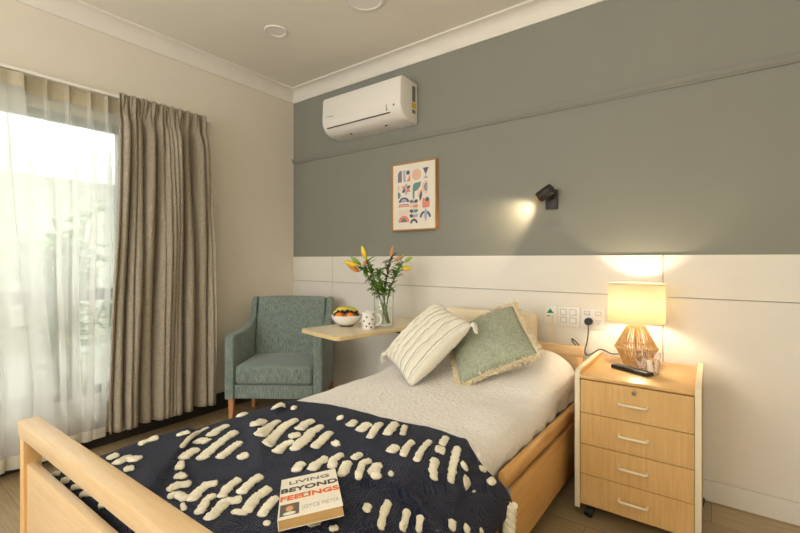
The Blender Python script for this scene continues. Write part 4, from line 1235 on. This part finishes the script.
# ------------------------------------------------------------------ wall light
sl = empty('reading_light', (-.760, BW, 1.524), label='black swivel reading light on the grey wall throwing a warm pool', cat='wall light')
bm = bmesh.new(); box(bm, -.033, .036, -.022, 0, -.056, .056, .003, 2); obj('backplate', bm, 'black_metal', sl)
bm = bmesh.new(); lathe(bm, [(.014, 0), (.014, .03)], 16, capb=True, capt=True); bm.transform(Matrix.Translation((0, -.022, .012)) @ Matrix.Rotation(PI/2, 4, 'X'))
ball(bm, (0, -.052, .012), .016, 1, 14); obj('swivel', bm, 'black_metal', sl)
bm = bmesh.new(); lathe(bm, [(0, 0), (.004, 0), (.004, .004), (0, .004)], 10); bm.transform(Matrix.Translation((0, -.022, -.024)) @ Matrix.Rotation(PI/2, 4, 'X')); obj('switch', bm, 'dark_rubber', sl)
ld = Vector((-.83, .27, -.44)).normalized()
hm = Matrix.Translation((-.010, -.095, .030)) @ ld.to_track_quat('Z', 'Y').to_matrix().to_4x4()
bm = bmesh.new(); lathe(bm, [(0, -.045), (.030, -.045), (.032, -.042), (.032, .048), (.0295, .048), (.0285, .030), (0, .030)], 30); bm.transform(hm)
hd = obj('lamp_head', bm, 'black_metal', sl)
bm = bmesh.new(); lathe(bm, [(.0322, .040), (.0325, .049), (.0290, .049), (.0286, .032)], 30); bm.transform(hm); obj('rim', bm, 'brass', hd)
bm = bmesh.new(); lathe(bm, [(0, .0305), (.024, .0305), (.024, .032), (0, .032)], 24); bm.transform(hm); obj('lens', bm, emit_mat('reading_lens', (1, .75, .45, 1), 12), hd)
sp = bpy.data.lights.new('reading_spot', 'SPOT'); sp.energy = 11; sp.color = (1, .78, .50); sp.spot_size = math.radians(76); sp.spot_blend = .9; sp.shadow_soft_size = .02
so = bpy.data.objects.new('reading_spot', sp); COL.objects.link(so)
so.location = Vector((-.760, BW, 1.524))+Vector((-.010, -.095, .030))+ld*.052
so.rotation_euler = ld.to_track_quat('-Z', 'Y').to_euler()

# ------------------------------------------------------------------ framed print
X0, X1, Z0, Z1 = -1.932, -1.543, 1.383, 1.879
art = empty('framed_print', ((X0+X1)/2, BW, (Z0+Z1)/2), label='oak framed abstract print of coloured shapes below the air conditioner', cat='picture')
ai = Matrix.Translation((-(X0+X1)/2, -BW, -(Z0+Z1)/2)); cxm, czm = (X0+X1)/2, (Z0+Z1)/2
fw = .009
bm = bmesh.new()
for b_ in ((X0, X1, Z0, Z0+fw), (X0, X1, Z1-fw, Z1), (X0, X0+fw, Z0+fw, Z1-fw), (X1-fw, X1, Z0+fw, Z1-fw)): box(bm, b_[0], b_[1], BW-.034, BW-.001, b_[2], b_[3], .001, 1)
bm.transform(ai); obj('frame', bm, 'frame_oak', art, smooth=False)
bm = bmesh.new(); box(bm, X0+fw, X1-fw, BW-.026, BW-.002, Z0+fw, Z1-fw); bm.transform(ai); obj('print_sheet', bm, 'paper', art, smooth=False)
PC = {'navy_ink': rgb(98, 100, 118), 'coral_ink': rgb(232, 146, 124), 'peach_ink': rgb(234, 190, 158), 'teal_ink': rgb(112, 146, 140), 'lilac_ink': rgb(176, 178, 206), 'mauve_ink': rgb(138, 122, 130), 'pink_ink': rgb(238, 196, 184)}
for k, c_ in PC.items(): M[k] = plain(k, c_, .7)
PK = list(PC)
bm = bmesh.new(); lay = [0]
PW, PH = .280, .385
def pp(u, v): return (cxm-PW/2+u*PW-.002, czm+PH/2-v*PH+.002)
def shape(pts, ink):
    lay[0] += 1; y = BW-.0262-.00003*lay[0]
    try: bm.faces.new([bm.verts.new((p[0], y, p[1])) for p in pts]).material_index = PK.index(ink)
    except ValueError: pass
def poly(uv, ink): shape([pp(*q) for q in uv], ink)
def disc(u, v, r, ink, a0=0, a1=360, rz=None, n=28):
    c = pp(u, v); rz = rz or r
    pts = [(c[0]+r*PW*math.cos(math.radians(a0+(a1-a0)*k/n)), c[1]+rz*PW*math.sin(math.radians(a0+(a1-a0)*k/n))) for k in range(n+1)]
    if a1-a0 >= 360: pts = pts[:-1]
    shape(pts, ink)
def arch(u, v, r, w_, ink, a0=0, a1=180, n=18):
    c = pp(u, v); o_ = [(c[0]+r*PW*math.cos(math.radians(a0+(a1-a0)*k/n)), c[1]+r*PW*math.sin(math.radians(a0+(a1-a0)*k/n))) for k in range(n+1)]
    i2 = [(c[0]+(r-w_)*PW*math.cos(math.radians(a0+(a1-a0)*k/n)), c[1]+(r-w_)*PW*math.sin(math.radians(a0+(a1-a0)*k/n))) for k in range(n+1)]
    shape(o_+i2[::-1], ink)
def petal(u, v, L_, w_, ang, ink, n=12):
    c = pp(u, v); a = math.radians(ang); d = (math.cos(a), math.sin(a)); s = (-d[1], d[0]); pts = []
    for k in range(n+1): t_ = k/n; q = w_*PW*math.sin(PI*t_); pts.append((c[0]+d[0]*L_*PW*t_+s[0]*q, c[1]+d[1]*L_*PW*t_+s[1]*q))
    for k in range(n-1, 0, -1): t_ = k/n; q = -w_*PW*math.sin(PI*t_); pts.append((c[0]+d[0]*L_*PW*t_+s[0]*q, c[1]+d[1]*L_*PW*t_+s[1]*q))
    shape(pts, ink)
# row one: leaf block, peach sun, bow-tie
poly([(0, .22), (0, .06), (.06, 0), (.13, 0), (.13, .22)], 'mauve_ink'); poly([(.16, 0), (.24, 0), (.26, .22), (.19, .22)], 'lilac_ink')
poly([(.28, .22), (.40, .08), (.40, .22)], 'coral_ink'); disc(.33, .05, .06, 'navy_ink')
disc(.60, .11, .145, 'peach_ink'); disc(.60, .11, .09, 'pink_ink'); disc(.60, .11, .06, 'peach_ink')
poly([(.79, 0), (.97, 0), (.90, .10), (.88, .14), (.86, .10)], 'navy_ink'); poly([(.88, .14), (.96, .20), (.80, .20)], 'lilac_ink')
# row two: flower, hooked plant, target
for k in range(6): petal(.27, .36, .16, .045, 30+60*k, ['navy_ink', 'lilac_ink', 'coral_ink'][k % 3])
disc(.27, .36, .03, 'peach_ink')
disc(0, .33, .07, 'pink_ink', -90, 90); disc(0, .47, .09, 'teal_ink', -90, 90)
poly([(.48, .36), (.50, .29), (.56, .26), (.74, .25), (.72, .33), (.64, .40), (.54, .42), (.53, .55), (.48, .55)], 'teal_ink')
disc(.93, .36, .17, 'pink_ink', 90, 270); disc(.93, .36, .125, 'paper' if False else 'peach_ink', 90, 270); disc(.93, .36, .10, 'teal_ink', 90, 270); disc(.93, .36, .06, 'lilac_ink', 90, 270); disc(.93, .36, .03, 'navy_ink', 90, 270)
poly([(.64, .42), (.76, .38), (.76, .46), (.70, .56), (.64, .52)], 'pink_ink'); petal(.70, .62, .30, .04, 78, 'navy_ink')
# row three: domes, stem of leaves, coral block
disc(.20, .61, .17, 'navy_ink', 0, 180, .13); disc(.20, .61, .10, 'lilac_ink', 0, 180, .09)
poly([(.04, .645), (.36, .645), (.36, .66), (.04, .66)], 'navy_ink')
for k in range(4): arch(.20, .76, .18-.045*k, .018, 'pink_ink', 180, 360)
poly([(.02, .67), (.38, .67), (.38, .70), (.02, .70)], 'coral_ink')
poly([(.505, .40), (.525, .40), (.53, .96), (.51, .96)], 'teal_ink')
for k, ink in enumerate(('navy_ink', 'coral_ink', 'teal_ink', 'lilac_ink')):
    petal(.52, .62+.09*k, .14, .05, 15, ink); petal(.51, .62+.09*k, .14, .05, 165, ['mauve_ink', 'pink_ink', 'navy_ink', 'navy_ink'][k])
arch(.52, 1.02, .12, .06, 'navy_ink')
poly([(.80, .56), (.86, .56), (.88, .60), (1.0, .60), (1.0, .72), (.96, .74), (.78, .74), (.78, .58)], 'coral_ink'); disc(.93, .59, .055, 'navy_ink')
# row four
disc(.20, .99, .18, 'coral_ink', 0, 180, .17); disc(.20, .99, .10, 'mauve_ink', 0, 180, .10)
arch(.87, .92, .17, .06, 'navy_ink'); petal(.88, 1.0, .36, .05, 90, 'lilac_ink')
bm.transform(ai); obj('printed_shapes', bm, PK, art, smooth=False)

# ------------------------------------------------------------------ air conditioner
AX0, AX1 = -2.486, -1.717
ac = empty('air_conditioner', ((AX0+AX1)/2, BW, 2.30), label='white split system air conditioner high on the grey wall', cat='air conditioner')
aci = Matrix.Translation((-(AX0+AX1)/2, -BW, -2.30))
pf = [(BW-.001, 2.444), (BW-.150, 2.450), (BW-.185, 2.448), (BW-.205, 2.438), (BW-.214, 2.42), (BW-.222, 2.262), (BW-.219, 2.235), (BW-.205, 2.205), (BW-.180, 2.176), (BW-.145, 2.158), (BW-.10, 2.150), (BW-.001, 2.150)]
bm = bmesh.new(); prism(bm, pf, AX0, AX1, 'x', bev=.012, seg=3); bm.transform(aci); acb = obj('body', bm, 'ac_white', ac, auto=35)
bm = bmesh.new()
# front flap: shallow curved vane sitting just proud of the lower front, with a dark slot under it
fp = [(BW-.2235, 2.266), (BW-.2245, 2.255), (BW-.2205, 2.234), (BW-.208, 2.206), (BW-.205, 2.208), (BW-.216, 2.236), (BW-.2205, 2.257)]
prism(bm, fp, AX0+.035, AX1-.12, 'x'); bm.transform(aci); obj('louvre', bm, 'ac_white', ac, auto=35)
bm = bmesh.new(); prism(bm, [(BW-.2085, 2.204), (BW-.2065, 2.2075), (BW-.202, 2.2000), (BW-.2045, 2.1985)], AX0+.045, AX1-.10, 'x'); bm.transform(aci); obj('air_slot', bm, 'ac_dark', ac, smooth=False)
bm = bmesh.new(); box(bm, AX1-.118, AX1-.116, BW-.2235, BW-.216, 2.215, 2.262); bm.transform(aci); obj('seam', bm, 'grey_label', ac, smooth=False)
bm = bmesh.new(); lathe(bm, [(0, 0), (.008, 0), (.007, .003), (0, .003)], 14); bm.transform(aci @ Matrix.Translation((AX1-.055, BW-.2195, 2.244)) @ Matrix.Rotation(PI/2, 4, 'X')); obj('sensor', bm, 'grey_label', ac)
bm = bmesh.new(); box(bm, AX1-.001, AX1+.0012, BW-.075, BW-.035, 2.30, 2.41); bm.transform(aci); obj('side_vent', bm, 'grey_label', ac, smooth=False)
bm = bmesh.new(); box(bm, AX1-.001, AX1+.0014, BW-.080, BW-.028, 2.252, 2.292); bm.transform(aci); obj('warning_label', bm, 'yellow_label', ac, smooth=False)
bm = bmesh.new(); box(bm, AX1-.001, AX1+.0013, BW-.075, BW-.035, 2.216, 2.242); bm.transform(aci); obj('rating_label', bm, 'grey_label', ac, smooth=False)
for x in (AX0+.22, AX1-.20):
    bm = bmesh.new(); box(bm, x-.008, x+.008, BW-.126, BW-.112, 2.1485, 2.154, .001, 1); bm.transform(aci); obj('clip', bm, 'ac_dark', ac)
bm = bmesh.new()
lx, lz = AX0+.050, 2.286
for k in range(3):
    a = math.radians(90+120*k); c_ = (lx+.005*math.cos(a), lz+.005*math.sin(a)); b2 = a
    q = [(0, 0), (.0045, 30), (.0078, 0), (.0045, -30)]
    bm.faces.new([bm.verts.new((lx+r*math.cos(a+math.radians(o_)), BW-.2215, lz+r*math.sin(a+math.radians(o_)))) for r, o_ in q])
bm.transform(aci); obj('emblem', bm, 'grey_label', ac, smooth=False)
letters('MITSUBISHI', .010, 'grey_label', aci @ Matrix.Translation((lx+.013, BW-.2215, lz-.004)) @ Matrix.Rotation(PI/2, 4, 'X'), ac, 'maker_lettering', width=.060)

# ------------------------------------------------------------------ ceiling fittings
for (x, y, r, nm, lab, cat) in ((-2.346, 1.785, .076, 'downlight', 'small round recessed ceiling light near the corner cornice', 'downlight'), (-1.640, 1.870, .125, 'ceiling_speaker', 'larger round white ceiling fitting above the picture', 'ceiling fitting')):
    e = empty(nm, (x, y, CH), label=lab, cat=cat)
    bm = bmesh.new(); lathe(bm, [(r, 0), (r, -.004), (r*.93, -.008), (r*.80, -.006), (r*.78, -.001)], 44); obj('trim_ring', bm, 'ac_white', e)
    bm = bmesh.new(); lathe(bm, [(0, -.0025), (r*.79, -.0025), (r*.79, -.0005), (0, -.0005)], 40); obj('diffuser', bm, 'white_plastic', e)


# ------------------------------------------------------------------ light
w = bpy.data.worlds.new('world'); scn.world = w; w.use_nodes = True
bg = w.node_tree.nodes['Background']
bg.inputs['Color'].default_value = (.97, 1.0, .97, 1); bg.inputs['Strength'].default_value = 4.4
def area(name, loc, rot, sx, sy, power, color, portal=False):
    l = bpy.data.lights.new(name, 'AREA'); l.shape = 'RECTANGLE'; l.size = sx; l.size_y = sy; l.energy = power; l.color = color
    o = bpy.data.objects.new(name, l); COL.objects.link(o); o.location = loc; o.rotation_euler = rot
    if portal: l.cycles.is_portal = True
    return o
area('window_portal', (LW-.12, (WY0+WY1)/2, (WZ0+WZ1)/2), (0, -PI/2, 0), WZ1-WZ0, WY1-WY0, 1, (1, 1, 1), True)
# invented window frame, floor lamp and pendant, added unseen to dress the fill lights
bm = bmesh.new()
for x0, x1, z0, z1 in ((-2.88, -.52, .62, .70), (-2.88, -.52, 2.20, 2.28), (-2.88, -2.80, .70, 2.20), (-.60, -.52, .70, 2.20)): box(bm, x0, x1, FW, FW+.05, z0, z1, .003, 1)
structure('added_window_frame', bm, 'frame_grey', smooth=False)  # frame added round the front fill light, no opening behind it
fl = empty('added_floor_lamp', (.5, -.9, 0), label='added floor lamp body out of view under the upward fill light', cat='lamp')
bm = bmesh.new(); lathe(bm, [(0, 0), (.14, 0), (.14, .012), (.03, .025), (0, .025)], 32); obj('base', bm, 'black_metal', fl)
bm = bmesh.new(); tube(bm, [(0, 0, .02), (0, 0, 1.66)], .011, 12); obj('pole', bm, 'black_metal', fl)
bm = bmesh.new(); lathe(bm, [(0, 1.64), (.10, 1.65), (.24, 1.71), (.31, 1.76), (.305, 1.762), (.235, 1.717), (.10, 1.658), (0, 1.648)], 40); obj('lamp_shade', bm, 'ac_white', fl)
pn = empty('added_pendant', (.10, -.85, CH), label='added pendant fitting out of view above the point fill light', cat='lamp')
bm = bmesh.new(); lathe(bm, [(0, 0), (.05, 0), (.05, -.02), (0, -.03)], 24); obj('ceiling_rose', bm, 'white_plastic', pn)
bm = bmesh.new(); tube(bm, [(0, 0, -.02), (0, 0, -.48)], .003, 6); obj('flex', bm, 'black', pn)
# fill lights added behind the camera to brighten the room
area('fill_front', (-1.7, FW+.03, 1.45), (PI/2, 0, 0), 2.2, 1.5, 52, (.97, .98, 1))  # added fill from the camera side
l = bpy.data.lights.new('fill_point', 'POINT'); l.energy = 27; l.color = (1, .95, .87); l.shadow_soft_size = .16  # added point fill under the invented pendant
o = bpy.data.objects.new('fill_point', l); COL.objects.link(o); o.location = (.10, -.85, 2.05)
area('fill_upward', (.5, -.9, 1.75), (PI, 0, 0), .4, .4, 40, (1, .96, .88))  # added upward fill that lifts the ceiling
l = bpy.data.lights.new('sun', 'SUN'); l.energy = 3.8; l.angle = math.radians(2); l.color = (1, .97, .92)
o = bpy.data.objects.new('sun', l); COL.objects.link(o); o.rotation_euler = Vector((.55, -.30, -.80)).to_track_quat('-Z', 'Y').to_euler()
scn.view_settings.view_transform = 'Standard'; scn.view_settings.look = 'None'
scn.view_settings.gamma = 1; scn.view_settings.use_curve_mapping = False
scn.view_settings.exposure = 0
